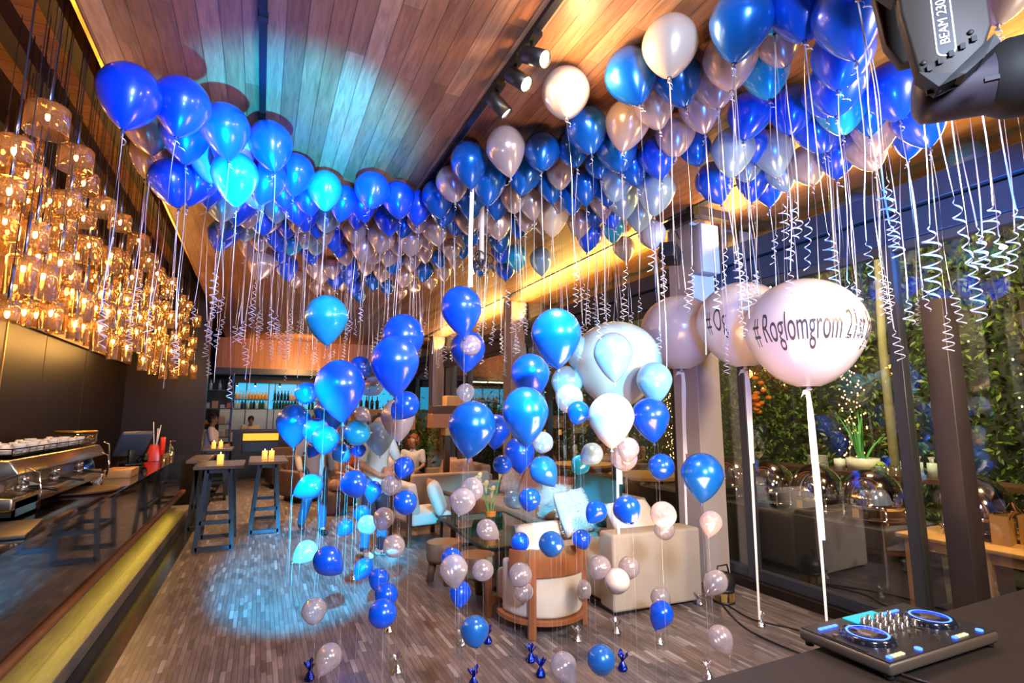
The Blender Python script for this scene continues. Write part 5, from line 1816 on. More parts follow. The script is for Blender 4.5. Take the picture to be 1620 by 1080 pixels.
b = MB(); b.tape([(0, 0, CEIL - .01), (.01, 0, 3.6), (0, 0, 3.2), (.006, 0, 2.80)], .035, [(.9, -.4, 0)] * 4); b.build('strip', M_paper, t)
# speakers on the column
t = thing('wall_speaker', 'small black loudspeaker bracketed to the column near the ceiling', 'loudspeaker', (4.08, 4.42, 3.56))
b = MB(); b.M = Matrix.Rotation(.25, 4, 'Y') @ Matrix.Rotation(.5, 4, 'Z'); b.box(-.13, .13, -.09, .09, -.09, .09); b.build('cabinet', M_black, t, bevel=.01)
b = MB(); b.beam((.05, 0, 0), (.22, .04, .06), .03); b.tube([(.05, .02, .08), (.02, .02, .25), (.12, .03, .3), (.2, .05, .22)], .006, 6); b.build('bracket', M_black, t)
t = thing('white_box', 'white box fixed high on the column beside the black loudspeaker', 'wall box', (4.40, 4.235, 3.62))
b = MB(); b.box(-.10, .16, -.08, .08, -.30, .26); b.build('cabinet', M_plaster, t, bevel=.01)

# ================================================================ MOVING HEAD LIGHT (near, hanging at upper right)
M_mh = mat('moving_head_shell', (0.014, 0.010, 0.007), 0.6, noise=.15, spec=.25)
M_mh2 = mat('moving_head_dark', (0.008, 0.007, 0.007), 0.6, spec=.25)
M_mhp = mat('moving_head_purple_shell', (0.024, 0.018, 0.026), 0.5, spec=.3)
M_lab = mat('label_print', (0.62, 0.52, 0.36), 0.5)
t = thing('moving_head_light', 'black moving head stage light hanging close at the upper corner', 'stage light', (1.60, 0.655, 2.74), -0.92)
b = MB(); b.prism([(-.105, .42), (-.098, .10), (-.075, -.085), (-.035, -.135), (.055, -.085), (.085, .0), (.085, .42)], .055, (0, -.03, 0), 'Y'); b.build('yoke_arm', M_mh, t, bevel=.008)
b = MB(); b.prism([(-.075, -.086), (-.037, -.139), (.06, -.088), (.085, -.03), (.095, -.055), (.02, -.12)], .058, (0, -.034, 0), 'Y'); b.build('arm_vent', M_mh2, t)
for k in range(5):
    b = MB(); b.cbox((-.052 + .024 * k, -.036, -.083 + .013 * k), (.011, .004, .016)); b.build('vent_tooth', M_mh2, t)
for x, z in ((-.062, -.062), (.04, -.01)):
    b = MB(); b.ell((x, -.033, z), (.007, .004, .007), 10, 6); b.build('bolt', M_mh2, t)
b = MB(); b.prism([(-.105, .42), (-.085, .20), (-.05, .12), (.05, .12), (.085, .20), (.085, .42)], .05, (0, .26, 0), 'Y'); b.build('yoke_arm', M_mh, t, bevel=.008)
b = MB(); b.M = Matrix.Translation((-.075, .13, -.07)) @ Matrix.Rotation(PI / 2 + .03, 4, 'Y')
b.lathe([(.0001, .02), (.06, .022), (.078, .035), (.082, .06), (.084, .18), (.10, .22), (.105, .40), (.09, .44), (.09, .54), (.0001, .54)], 30); b.build('head', M_mhp, t)
b = MB(); b.M = Matrix.Translation((-.075, .13, -.07)) @ Matrix.Rotation(PI / 2 + .03, 4, 'Y')
b.lathe([(.087, .185), (.104, .22), (.109, .395), (.093, .43)], 30); b.build('head_shroud', M_mh2, t)
for s in (-.06, .06):
    b = MB(); b.M = Matrix.Translation((.02, .005, -.12)); b.cbox((s, .0, -.01), (.03, .01, .012)); b.build('head_slot', M_mh2, t)
b = MB(); b.box(-.14, .17, -.06, .33, .42, .56); b.build('base', M_mh, t, bevel=.015)
b = MB(); b.prism([(-.165, .24), (-.106, .155), (-.10, .40), (-.165, .40)], .05, (0, -.02, 0), 'Y'); w_ = b.build('base_bracket', M_mh2, t)
b = MB(); b.prism([(-.142, .235), (-.125, .245), (-.108, .235), (-.125, .225)], .002, (0, -.0225, 0), 'Y'); b.build('warning_diamond', mat('yellow_sticker', (.75, .42, .05), .5), w_)
# nameplate: pill outline and letters, read from below upward
pill = [(.021 * math.cos(a), .080 + .018 * math.sin(a)) for a in [PI * k / 10 for k in range(11)]] + [(.021 * math.cos(a), -.080 + .018 * math.sin(a)) for a in [PI + PI * k / 10 for k in range(11)]]
pin = [(x * .86, z * .965) for x, z in pill]
b = MB()
n_ = len(pill)
b.add([(x - .012, -.0315, z + .040) for x, z in pill] + [(x - .012, -.0315, z + .040) for x, z in pin], [(k, (k + 1) % n_, n_ + (k + 1) % n_, n_ + k) for k in range(n_)])
b.build('plate_outline', M_lab, t)
b = MB(); b.add([(x - .012, -.0312, z + .040) for x, z in pin], [tuple(range(n_))]); b.build('plate', M_black, t)
text_mesh('lettering', 'BEAM 230', .030, M_lab, t, (-.012, -.0322, .040), (PI / 2, -PI / 2, 0), .0004)
b = MB(); b.cyl(0, .13, .56, 4.0 - 2.74, .024, n=14); b.cbox((0, .13, .60), (.07, .07, .10)); b.build('clamp', M_blackmetal, t)

# ================================================================ MIXING TABLE
M_deck = mat('controller_top', (0.018, 0.017, 0.018), 0.3, noise=.1)
M_deckside = mat('controller_side', (0.07, 0.05, 0.035), 0.4)
M_led = emit('blue_led', (0.02, 0.08, 1.0), 9)
M_ledw = emit('warm_led', (1.0, .8, .5), 1.2)
M_ledc = emit('cyan_led', (0.0, .5, .6), 1.5)
M_knobm = mat('knob_metal', (0.35, 0.30, 0.24), 0.25, 0.9)
M_disc = mat('jog_disc', (0.10, 0.11, 0.17), 0.12, 0.9)
t = thing('mixing_table', 'black table under the disc jockey controller', 'table', (0, 0, 0))
b = MB(); b.box(.9, 3.5, .25, 1.395, .86, .90); b.build('table_top', mat('brown_table_cloth', (.014, .009, .006), .6, noise=.2), t, bevel=.006)
b = MB(); b.box(.95, 3.45, .3, 1.34, 0, .86); b.build('skirt', M_black, t)
t = thing('mixing_controller', 'two-deck mixing controller glowing blue on the black table', 'DJ controller', (2.205, 1.275, .901), -.02)
b = MB(); b.box(-.325, .325, -.165, .165, .015, .055); b.build('body', M_deckside, t, bevel=.012, seg=3)
b = MB(); b.box(-.318, .318, -.158, .158, .055, .058); b.build('top_plate', M_deck, t)
for x in (-.3, .3):
    for y in (-.14, .14):
        b = MB(); b.cyl(x, y, 0, .016, .015); b.build('rubber_foot', M_black, t)
for s in (-1, 1):
    cx = .19 * s
    b = MB(); b.lathe([(.0001, .078), (.078, .078), (.082, .072), (.085, .058)], 40, (cx, -.01, 0)); j = b.build('jog_wheel', M_disc, t)
    b = MB(); b.lathe([(.060, .0785), (.064, .0792), (.068, .0785)], 40, (cx, -.01, 0)); b.build('light_ring', M_led, j)
    b = MB(); b.lathe([(.0001, .0792), (.030, .0792), (.032, .0785)], 30, (cx, -.01, 0)); b.build('hub', M_knobm, j)
    for k in range(16):
        a = 2 * PI * k / 16
        b = MB(); b.cbox((cx + .084 * math.cos(a), -.01 + .084 * math.sin(a), .066), (.007, .007, .008)); b.build('grip', M_knobm, j)
    for k in range(4):
        b = MB(); b.cbox((cx - .10 + .026 * k + .02, .112, .060), (.020, .010, .006)); b.build('pad', M_led, t)
        b = MB(); b.cbox((cx - .09 + .022 * k, -.135, .060), (.016, .014, .006)); b.build('cue_button', M_ledw if k else M_led, t)
    b = MB(); b.cyl(cx + .07, -.135, .055, .062, .012); b.build('play_button', M_led, t)
    b = MB(); b.cbox((cx - .115 * s * s - .0, .0, .060), (.012, .16, .002)); b.build('pitch_slot', M_black, t)
    b = MB(); b.cbox((cx - .115, .03, .068), (.018, .014, .016)); b.build('pitch_fader', M_knobm, t)
b = MB(); b.box(-.09, .09, .09, .15, .058, .062); b.build('screen', M_ledc, t)
for i_ in range(5):
    for j_ in range(4):
        b = MB(); b.lathe([(.0115, .058), (.0115, .066), (.008, .070), (.007, .086), (.0001, .087)], 12, (-.080 + .04 * i_, .075 - .030 * j_ + .005 * (i_ % 2), 0)); b.build('knob', M_knobm, t)
for x in (-.05, 0, .05):
    b = MB(); b.cbox((x, -.075, .068), (.014, .010, .020)); b.build('channel_fader', M_knobm, t)
b = MB(); b.cbox((.01, -.125, .068), (.012, .018, .020)); b.build('cross_fader', M_knobm, t)
o = MB(); o.tube([(1.90, 1.10, .93), (1.95, .98, .92), (2.08, .90, .912), (2.3, .88, .912), (2.6, .9, .912)], .006, 8); o = o.build('audio_cable', M_black)
tag(o, 'black cable lying in front of the mixing controller', 'cable')

# ================================================================ BY THE GLASS WALL
t = thing('timber_post', 'dark square timber post standing free before the glass', 'post', (4.29, 2.0, 0))
b = MB(); b.box(-.09, .09, -.07, .07, 0, 2.56); b.build('shaft', mat('dark_brown_timber', (.035, .024, .022), .45, noise=.2), t, bevel=.006)
b = MB(); b.box(-.14, .14, -.14, .14, 0, .02); b.build('base_plate', M_black, t)
t = thing('floor_lantern', 'black cylindrical floor lantern with brass panes at the sofa corner', 'floor lantern', (4.08, 3.90, 0))
b = MB(); b.cyl(0, 0, 0, .02, .10); b.cyl(0, 0, .10, .13, .10); b.build('frame', M_black, t)
for k in range(8):
    a = k * PI / 4
    b = MB(); b.M = Matrix.Rotation(a, 4, 'Z'); b.cbox((.088, 0, .06), (.006, .052, .078)); b.build('pane', M_brass, t)
b = MB(); b.lathe([(.1, .13), (.11, .17), (.09, .24), (.05, .27), (.0001, .27)], 20); b.tube([(-.08, 0, .25), (-.06, 0, .33), (.06, 0, .33), (.08, 0, .25)], .008, 8); b.build('lamp_head', M_black, t)
for k, pts in enumerate((((4.02, 3.80, .008), (3.95, 3.45, .008), (4.10, 3.1, .008), (4.05, 2.6, .008), (4.2, 1.9, .008)), ((3.98, 3.82, .008), (3.75, 3.40, .008), (3.70, 3.0, .008), (3.75, 2.4, .008), (3.6, 1.5, .008)))):
    cu = [Vector(p_) for p_ in pts]
    fine = []
    for i_ in range(len(cu) - 1):
        for q in range(6):
            tt = q / 6
            a_ = cu[max(i_ - 1, 0)]; b_ = cu[i_]; c_ = cu[i_ + 1]; d_ = cu[min(i_ + 2, len(cu) - 1)]
            fine.append(.5 * ((2 * b_) + (c_ - a_) * tt + (2 * a_ - 5 * b_ + 4 * c_ - d_) * tt ** 2 + (3 * b_ - a_ - 3 * c_ + d_) * tt ** 3))
    o = MB(); o.tube(fine, .007, 8); o = o.build('floor_cable', M_black)
    tag(o, ['black cable on the floor running closest to the glass wall', 'black cable on the floor passing the lone foil weight'][k], 'cable')

# ================================================================ TERRACE BEHIND THE GLASS
M_cloth = mat('black_table_cloth', (.022, .021, .022), .8, noise=.2)
t = thing('buffet_table', 'long buffet table under a black cloth on the terrace', 'buffet table', (0, 0, 0))
b = MB()
n_ = 60
top = [(5.12, 2.99), (5.12, 6.4), (5.95, 6.4), (5.95, 2.99)]
per = []
for k in range(4):
    a, c = Vector(top[k]), Vector(top[(k + 1) % 4])
    m_ = int((c - a).length / .08)
    per += [a.lerp(c, q / m_) for q in range(m_)]
ctr = Vector((5.53, 4.7))
vs = [(p_.x, p_.y, .72) for p_ in per]
lo = []
for q, p_ in enumerate(per):
    d_ = (p_ - ctr).normalized()
    s_ = .03 + .025 * math.sin(q * 1.7)
    lo.append((p_.x + d_.x * s_, p_.y + d_.y * s_ * .4, 0.0))
N_ = len(per)
b.add(vs + lo, [(k, (k + 1) % N_, N_ + (k + 1) % N_, N_ + k) for k in range(N_)] + [tuple(range(N_))[::-1]], True)
b.build('cloth', M_cloth, t, ang=40)
def chafing(y, lab, x=5.46):
    t = thing('chafing_dish', lab, 'chafing dish', (x, y, .7205), PI / 2 + .1, 'chafing dishes on the buffet')
    t.scale = (1.14, 1.14, 1.12)
    b = MB()
    b.lathe([(.225, .13), (.235, .15), (.235, .165), (.215, .165), (.20, .07), (.0001, .06)], 36); b.build('pan', M_chrome, t)
    b = MB()
    pr = [(.240 * math.cos(a), .168 + .29 * math.sin(a)) for a in [PI / 2 * k / 10 for k in range(11)]]
    pr[-1] = (.0001, pr[-1][1])
    b.lathe(pr, 36); b.build('roll_lid', M_chrome, t)
    b = MB(); b.tube([(-.09, .225, .22), (-.08, .28, .23), (.08, .28, .23), (.09, .225, .22)], .009, 8); b.build('handle', M_chrome, t)
    for k in range(4):
        a = PI / 4 + k * PI / 2
        b = MB(); b.tube([(.225 * math.cos(a), .225 * math.sin(a), .15), (.235 * math.cos(a), .235 * math.sin(a), .05), (.25 * math.cos(a), .25 * math.sin(a), .0)], .011, 8, rs=[.012, .009, .016]); b.build('leg', M_chrome, t)
    b = MB(); b.lathe([(.24, .045), (.25, .05), (.24, .055)], 36, close=True); b.build('stretcher', M_chrome, t)
    b = MB(); b.cyl(0, 0, 0, .05, .05); b.build('burner', M_steel, t)
    b = MB(); b.cbox((.02, .262, .10), (.05, .004, .07)); b.build('name_card', M_ply, t)
    return t
chafing(3.27, 'chrome chafing dish nearest the wooden table, lilies behind it')
chafing(3.85, 'chrome chafing dish behind the paper tail of the hashtag balloon')
chafing(4.42, 'chrome chafing dish behind the thin ribbon next to the window frame')
chafing(4.98, 'chrome chafing dish half hidden by the window frame at the column')
t = chafing(2.55, 'chrome chafing dish on the wooden table behind the timber post', 5.72)
t = thing('terrace_table', 'pale wooden trestle table on the terrace at the right edge', 'table', (5.62, 1.94, 0), .0)
b = MB(); b.box(-.44, .50, -1.05, 1.0, .685, .72); b.build('table_top', M_ply, t, bevel=.005)
b = MB(); b.box(-.38, .44, -.98, -.94, .60, .685); b.box(-.38, .44, .90, .94, .60, .685); b.box(-.38, -.34, -.98, .94, .60, .685); b.box(.40, .44, -.98, .94, .60, .685); b.build('apron', M_ply, t)
for x in (-.36, .42):
    for y in (-.94, .38, .92):
        b = MB(); b.box(x - .035, x + .035, y - .035, y + .035, -.02, .685); b.build('leg', M_ply, t, bevel=.005)
M_bag = mat('brown_paper', (.50, .28, .09), .7, noise=.1)
for k, (x, y, lab, rz) in enumerate(((5.52, 2.30, 'brown paper carrier bag in front, its handle flopping over', .2), (5.70, 2.18, 'brown paper carrier bag standing in the middle of the three', .1), (5.92, 2.12, 'brown paper carrier bag at the rear of the three', -.1))):
    t = thing('paper_bag', lab, 'paper bag', (x, y, .7205), rz, 'paper bags on the terrace table')
    b = MB(); b.add([(-.10, -.06, 0), (.10, -.06, 0), (.10, .06, 0), (-.10, .06, 0), (-.105, -.055, .23), (.105, -.055, .23), (.105, .055, .23), (-.105, .055, .23)], [(0, 3, 2, 1), (0, 1, 5, 4), (1, 2, 6, 5), (2, 3, 7, 6), (3, 0, 4, 7)])
    b.build('sack', M_bag, t)
    for s in (-1, 1):
        b = MB(); b.tube([(-.05, s * .056, .20), (-.06, s * .08, .27), (0, s * .11, .25 if s < 0 else .31), (.06, s * .08, .24), (.05, s * .056, .20)], .006, 6); b.build('handle', mat('brown_handle', (.22, .08, .03), .6), t)
for k, (z, y, lab, m) in enumerate(((0, 1.72, 'lower flat silver equipment case on the terrace table', M_steel), (.066, 1.74, 'upper flat silver equipment case on the terrace table', M_chrome))):
    t = thing('equipment_case', lab, 'equipment case', (5.50, y, .7205 + z), .1)
    b = MB(); b.box(-.16, .24, -.24, .24, 0, .06); b.build('shell', m, t, bevel=.004)
    b = MB(); b.box(-.165, -.155, .15, .24, .005, .055); b.build('latch', M_blueglass, t)
t = thing('mixing_desk', 'small black mixing desk with pink lights on the silver cases', 'mixing desk', (5.56, 1.60, .8475), .1)
b = MB(); b.add([(-.18, -.25, 0), (.2, -.25, 0), (.2, .22, 0), (-.18, .22, 0), (-.18, -.25, .02), (.2, -.25, .09), (.2, .22, .09), (-.18, .22, .02)], [(0, 3, 2, 1), (4, 5, 6, 7), (0, 1, 5, 4), (1, 2, 6, 5), (2, 3, 7, 6), (3, 0, 4, 7)]); b.build('body', M_black, t)
b = MB(); b.M = Matrix.Rotation(-.18, 4, 'Y'); b.box(-.05, .05, -.2, .1, .052, .058); b.build('pink_light', emit('pink_led', (1, .05, .15), 1.2), t)
# service shelf behind the buffet
t = thing('service_shelf', 'wooden shelf on legs behind the chafing dishes', 'shelf', (6.55, 0, 0))
b = MB(); b.box(-.22, .22, 1.0, 6.2, 1.04, 1.09); b.build('board', M_wood_dk, t)
for y in (1.1, 2.8, 4.5, 6.1):
    b = MB(); b.box(-.18, .18, y - .04, y + .04, -.02, 1.04); b.build('leg', M_wood_dk, t)
platem = MB(); platem.lathe([(.0001, 0), (.06, 0), (.12, .012), (.118, .016), (.055, .006), (.0001, .005)], 24)
PLM = platem.mesh('plate', M_china, True)
for q in range(9):
    o = bpy.data.objects.new('dinner_plate', PLM); COL.objects.link(o); o.location = (6.52, 4.55, 1.0905 + .017 * q)
    tag(o, '%s white dinner plate from the bottom of the stack on the shelf' % ORD[q], 'plate', 'stacked plates')
b = MB(); b.lathe([(.0001, 0), (.06, 0), (.065, .13), (.06, .13), (.055, .01), (.0001, .01)], 18)
CRM = b.mesh('crock', M_china, True)
for q, (y, lab) in enumerate(((4.25, 'white crock beside the plates on the service shelf'), (2.95, 'white crock of cutlery nearest the post on the service shelf'))):
    o = bpy.data.objects.new('crock', CRM); COL.objects.link(o); o.location = (6.50, y, 1.0905); tag(o, lab, 'crock')
for q in range(4):
    t = thing('pump_bottle', '%s tall clear dispenser from the left on the service shelf' % ORD[q], 'dispenser', (6.48, 3.50 - .13 * q, 1.0905), 0, 'dispensers on the service shelf')
    b = MB(); b.cyl(0, 0, 0, .16, .045); b.build('bottle', M_bottlec, t)
    b = MB(); b.cyl(0, 0, .16, .20, .02); b.beam((-.04, 0, .21), (.05, 0, .21), .02); b.build('cap', M_paperw, t)
for q in range(5):
    b = MB(); b.lathe([(.0001, 0), (.02, 0), (.035, .11), (.032, .11), (.0001, .01)], 12); o = b.build('drinking_glass', M_clear, None, True); o.location = (6.38, 3.72 - .085 * q, 1.0905)
    tag(o, '%s small glass from the left before the clear dispensers' % ORD[q], 'glass', 'glasses on the service shelf')
t = thing('lily_planter', 'white round planter with upright lily leaves on the service shelf', 'planter', (6.52, 3.98, 1.0905))
b = MB(); b.lathe([(.0001, 0), (.16, 0), (.175, .16), (.165, .16), (.0001, .13)], 26); b.build('bowl', M_china, t)
rp2 = random.Random(12)
for q in range(11):
    a = rp2.uniform(0, 6.28); l = rp2.uniform(.3, .62); sp_ = rp2.uniform(.05, .28)
    b = MB(); pts = [(.04 * math.cos(a) + sp_ * math.cos(a) * (k / 6) ** 1.6, .04 * math.sin(a) + sp_ * math.sin(a) * (k / 6) ** 1.6, .12 + l * k / 6) for k in range(7)]
    b.tube(pts, .01, 5, rs=[.010, .014, .015, .013, .010, .006, .001]); b.build('leaf', M_green, t)
o = MB(); o.ell((0, 0, .09), (.06, .06, .08)); o = o.build('herb_bush', mat('bright_moss', (.25, .42, .03), .7, bump=1, bscale=40), None, True); o.location = (6.45, 3.74, 1.06)
tag(o, 'small bright green herb ball beside the lily planter', 'plant')
# fairy lights hung in the hedge
M_fairy = emit('fairy_bulb', (1.0, .50, .22), 6)
def fairy(lab, x, y, z0, z1, n, seed, spread=.05):
    t = thing('fairy_lights', lab, 'string lights', (x, y, 0))
    rf = random.Random(seed)
    pts = [Vector((rf.gauss(0, spread), rf.gauss(0, spread), z1 + (z0 - z1) * k / n)) for k in range(n + 1)]
    b = MB(); b.tube(pts, .002, 4); b.build('wire', M_black, t)
    b = MB()
    for p_ in pts:
        b.ell(p_, (.009, .009, .012), 6, 4)
    bb = b.build('bulbs', M_fairy, t)
    bb['kind'] = 'stuff'
fairy('string of warm fairy lights hanging behind the giant hashtag balloon', 7.3, 4.55, 1.1, 2.5, 90, 1, .09)
fairy('string of warm fairy lights hanging left of the pale column', 7.3, 8.1, .9, 2.2, 60, 2, .06)
fairy('loose warm fairy lights in the hedge beyond the timber post', 7.3, 2.6, 1.7, 2.6, 26, 3, .45)
b = MB()
for q in range(16):
    b.ell((RND.gauss(0, .05), RND.gauss(0, .05), RND.gauss(0, .11)), (.05, .05, .035), 8, 5)
o = b.build('hanging_flowers', mat('orange_petals', (.85, .22, .02), .6), None, True); o.location = (7.35, 6.1, 1.98)
tag(o, 'bunch of orange flowers hanging in the hedge', 'flowers')
# tree trunk in front of the hedge
t = thing('slim_tree', 'slim pale tree trunk rising before the hedge', 'tree', (7.2, 4.0, 0))
b = MB(); b.tube([(0, 0, -.05), (.03, .02, 1.2), (-.02, 0, 2.6), (.03, -.03, 4.2)], .05, 10, rs=[.07, .055, .05, .04]); b.build('trunk', mat('bark', (.22, .20, .10), .8, noise=.3, bump=.6, bscale=20), t)
# terrace dining tables seen through the far panes
for k, (x, y, lab) in enumerate(((6.1, 7.4, 'round terrace table nearest the pale column, edge lit gold'), (6.2, 9.6, 'round terrace table farther along the hedge'))):
    t = thing('round_table', lab, 'table', (x, y, 0), 0, 'terrace tables')
    b = MB(); b.lathe([(.0001, .70), (.66, .70), (.66, .75), (.0001, .75)], 40); b.build('table_top', M_ply, t, ang=40)
    b = MB(); b.cyl(0, 0, 0, .70, .05); b.cyl(0, 0, -.02, .03, .3); b.build('pedestal', M_black, t)
    for q in range(4):
        a = q * PI / 2 + .5
        c_ = thing('wicker_chair', '%s wicker chair round the %s terrace table' % (ORD[q], ['nearer', 'farther'][k]), 'chair', (x + .95 * math.cos(a), y + .95 * math.sin(a), 0), a - PI / 2, 'wicker terrace chairs')
        b = MB(); b.box(-.24, .24, -.22, .24, .40, .45); b.build('seat', M_wood_dk, c_)
        b = MB(); band(b, .28, .265, .1, PI - .1, lambda q_: .45, lambda q_: .62 + .22 * math.sin(PI * q_), 18); b.build('backrest', M_wood_dk, c_)
        for sx in (-.2, .2):
            for sy in (-.18, .2):
                b = MB(); b.beam((sx, sy, -.02), (sx, sy, .40), .03); b.build('leg', M_wood_dk, c_)

# ================================================================ PEOPLE
M_skin = mat('skin', (0.42, 0.23, 0.15), 0.5, noise=0.06)
M_skin2 = mat('skin_darker', (0.26, 0.13, 0.08), 0.5, noise=0.06)
M_hairb = mat('black_hair', (0.012, 0.010, 0.010), 0.45, bump=.4, bscale=120)
M_hairc = mat('curly_brown_hair', (0.22, 0.07, 0.03), 0.5, noise=.4, nscale=30, bump=1, bscale=40)
M_eyew = mat('eye_white', (0.8, 0.8, 0.8), 0.2)
M_eyed = mat('eye_dark', (0.02, 0.012, 0.01), 0.2)
M_lip = mat('lips', (0.36, 0.12, 0.10), 0.5)
M_shirt1 = mat('pale_linen_shirt', (0.62, 0.60, 0.66), 0.75, noise=.06, bump=.2, bscale=30)
M_shirt2 = mat('cyan_lit_white_shirt', (0.55, 0.68, 0.72), 0.75, noise=.06, bump=.2, bscale=30)  # white shirt with the cyan light put into its colour
M_jeans = mat('blue_jeans', (0.035, 0.075, 0.17), 0.8, noise=.15, bump=.15, bscale=80)
M_dress = mat('patterned_dress', (0.35, 0.20, 0.16), 0.8, noise=.6, nscale=18)
M_orangef = mat('rust_top', (0.45, 0.10, 0.03), 0.8, noise=.15)
M_pinkf = mat('pale_pink_top', (0.66, 0.56, 0.56), 0.8, noise=.1)
M_apron = mat('dark_apron', (0.03, 0.03, 0.035), 0.8)
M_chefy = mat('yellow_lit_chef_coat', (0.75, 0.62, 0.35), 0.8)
M_maroon = mat('maroon_shoe', (0.16, 0.02, 0.02), 0.4)
M_sneak = mat('white_sneaker', (0.78, 0.78, 0.78), 0.5)

def person(lab, loc, rz, J, skin, top, bottom, hair, shoes, sleeves='short', hairkind='short', female=False, s=1.0, shoe_mats=None, vox=.012, group=None, skirt=False):
    """one continuous body in the pose given by the joints J; clothes and hair are children"""
    t = thing('person', lab, 'person', loc, rz, group)
    j = {k: Vector(v) * s for k, v in J.items()}
    b = MB()
    w = .9 if female else 1.0
    c = b.capsule
    hipm, chest, neck = j['pelvis'], j['chest'], j['neck']
    c(hipm, hipm.lerp(chest, .5), .135 * w * s, .125 * w * s); c(hipm.lerp(chest, .5), chest, .125 * w * s, .14 * w * s)
    for sd in 'LR':
        sh, el, wr, hd = j['sh' + sd], j['el' + sd], j['wr' + sd], j['ha' + sd]
        c(chest, sh, .10 * w * s, .06 * w * s); c(sh, el, .055 * w * s, .042 * w * s); c(el, wr, .042 * w * s, .027 * w * s)
        hp_, kn, an, toe = j['hp' + sd], j['kn' + sd], j['an' + sd], j['to' + sd]
        c(hipm, hp_, .11 * w * s, .10 * s); c(hp_, kn, .092 * w * s, .06 * s); c(kn, an, .058 * s, .036 * s); c(an, toe, .036 * s, .028 * s)
        # hand: palm, four fingers of unequal length, thumb from its side
        d = (hd - wr).normalized()
        sidev = d.cross(Vector((0, 1, 0.2)))
        if sidev.length < .1:
            sidev = d.cross(Vector((1, 0, 0)))
        sidev.normalize()
        nrm = sidev.cross(d).normalized()
        palm0, palm1 = wr + d * .02 * s, wr + d * .085 * s
        c(palm0 - sidev * .012, palm1 - sidev * .02, .018 * s, .016 * s); c(palm0 + sidev * .012, palm1 + sidev * .022, .018 * s, .015 * s); c(palm0, palm1, .019 * s, .017 * s)
        for q, l in enumerate((.066, .078, .072, .055)):
            base = palm1 + sidev * (-.031 + .021 * q) * s
            mid = base + (d * .9 + nrm * .25 + sidev * .05 * (q - 1.5)) .normalized() * l * .55 * s
            tip = mid + (d * .6 + nrm * .7).normalized() * l * .5 * s
            c(base, mid, .0095 * s, .0085 * s, 8); c(mid, tip, .0085 * s, .0072 * s, 8)
        tb = wr + d * .035 * s - sidev * .022 * s
        tm = tb + (d * .5 - sidev * .8 + nrm * .2).normalized() * .036 * s
        c(tb, tm, .013 * s, .010 * s, 8); c(tm, tm + (d * .9 + nrm * .3).normalized() * .03 * s, .010 * s, .008 * s, 8)
    hd = j['head']
    c(neck - Vector((0, 0, .05 * s)), hd - Vector((0, 0, .05 * s)), .058 * w * s, .052 * w * s)
    q = (j['face'] - hd).normalized()
    rt_ = q.cross(Vector((0, 0, 1))).normalized()
    upv = rt_.cross(q).normalized()
    HM = Matrix((( rt_.x, q.x, upv.x, hd.x), (rt_.y, q.y, upv.y, hd.y), (rt_.z, q.z, upv.z, hd.z), (0, 0, 0, 1)))
    b.M = HM
    b.ell((0, -.005 * s, .03 * s), (.075 * s, .095 * s, .10 * s), 20, 14); b.ell((0, .025 * s, -.055 * s), (.052 * s, .062 * s, .062 * s), 16, 10)
    b.ell((0, .098 * s, -.012 * s), (.013 * s, .020 * s, .026 * s), 10, 8); b.ell((0, .088 * s, .03 * s), (.05 * s, .012 * s, .012 * s), 10, 8)
    for sx in (-1, 1):
        b.ell((sx * .078 * s, -.005 * s, -.01 * s), (.012 * s, .02 * s, .032 * s), 10, 8)
    b.M = Matrix.Identity(4)
    b.build('body', skin, t, remesh=vox)
    for sx in (-1, 1):
        b = MB(); b.M = HM; b.ell((sx * .030 * s, .082 * s, .010 * s), (.014 * s, .010 * s, .009 * s), 10, 8); e_ = b.build('eye', M_eyew, t, True)
        b = MB(); b.M = HM; b.ell((sx * .030 * s, .090 * s, .010 * s), (.006 * s, .004 * s, .006 * s), 8, 6); b.build('iris', M_eyed, e_, True)
    b = MB(); b.M = HM; b.ell((0, .088 * s, -.055 * s), (.024 * s, .008 * s, .007 * s), 12, 6); b.build('mouth', M_lip, t, True)
    b = MB(); b.M = HM
    if hairkind == 'short':
        b.ell((0, -.022 * s, .052 * s), (.086 * s, .100 * s, .095 * s), 18, 12); b.ell((0, -.05 * s, .0), (.080 * s, .065 * s, .085 * s), 16, 10)
    elif hairkind == 'curly':
        rr_ = random.Random(9)
        for k in range(46):
            a_ = rr_.uniform(0, 6.28); u_ = rr_.uniform(-.9, 1)
            r_ = math.sqrt(1 - u_ * u_)
            px_, py_, pz_ = .10 * r_ * math.cos(a_), -.03 + .10 * r_ * math.sin(a_), .01 + .13 * u_
            if py_ > .055 and pz_ < .06:
                continue
            b.ell((px_ * s, py_ * s, pz_ * s), (.038 * s,) * 3, 8, 6)
    else:
        b.ell((0, -.022 * s, .05 * s), (.088 * s, .10 * s, .098 * s), 18, 12); b.ell((0, -.06 * s, -.06 * s), (.085 * s, .05 * s, .15 * s), 16, 10)
    if hair is not None:
        b.build('hair', hair, t, remesh=.012)
    # top
    b = MB(); c = b.capsule
    hem = hipm + Vector((0, 0, -.06 * s))
    c(hem, hipm.lerp(chest, .5), .158 * w * s, .15 * w * s); c(hipm.lerp(chest, .5), chest, .15 * w * s, .158 * w * s)
    c(chest, neck - Vector((0, 0, .03 * s)), .12 * w * s, .066 * s)
    for sd in 'LR':
        sh, el, wr = j['sh' + sd], j['el' + sd], j['wr' + sd]
        c(chest, sh, .115 * w * s, .076 * w * s)
        if sleeves == 'long':
            c(sh, el, .072 * w * s, .056 * w * s); c(el, el.lerp(wr, .88), .055 * w * s, .042 * w * s)
        elif sleeves == 'short':
            c(sh, sh.lerp(el, .72), .074 * w * s, .064 * w * s)
    tp = b.build('shirt', top, t, remesh=vox)
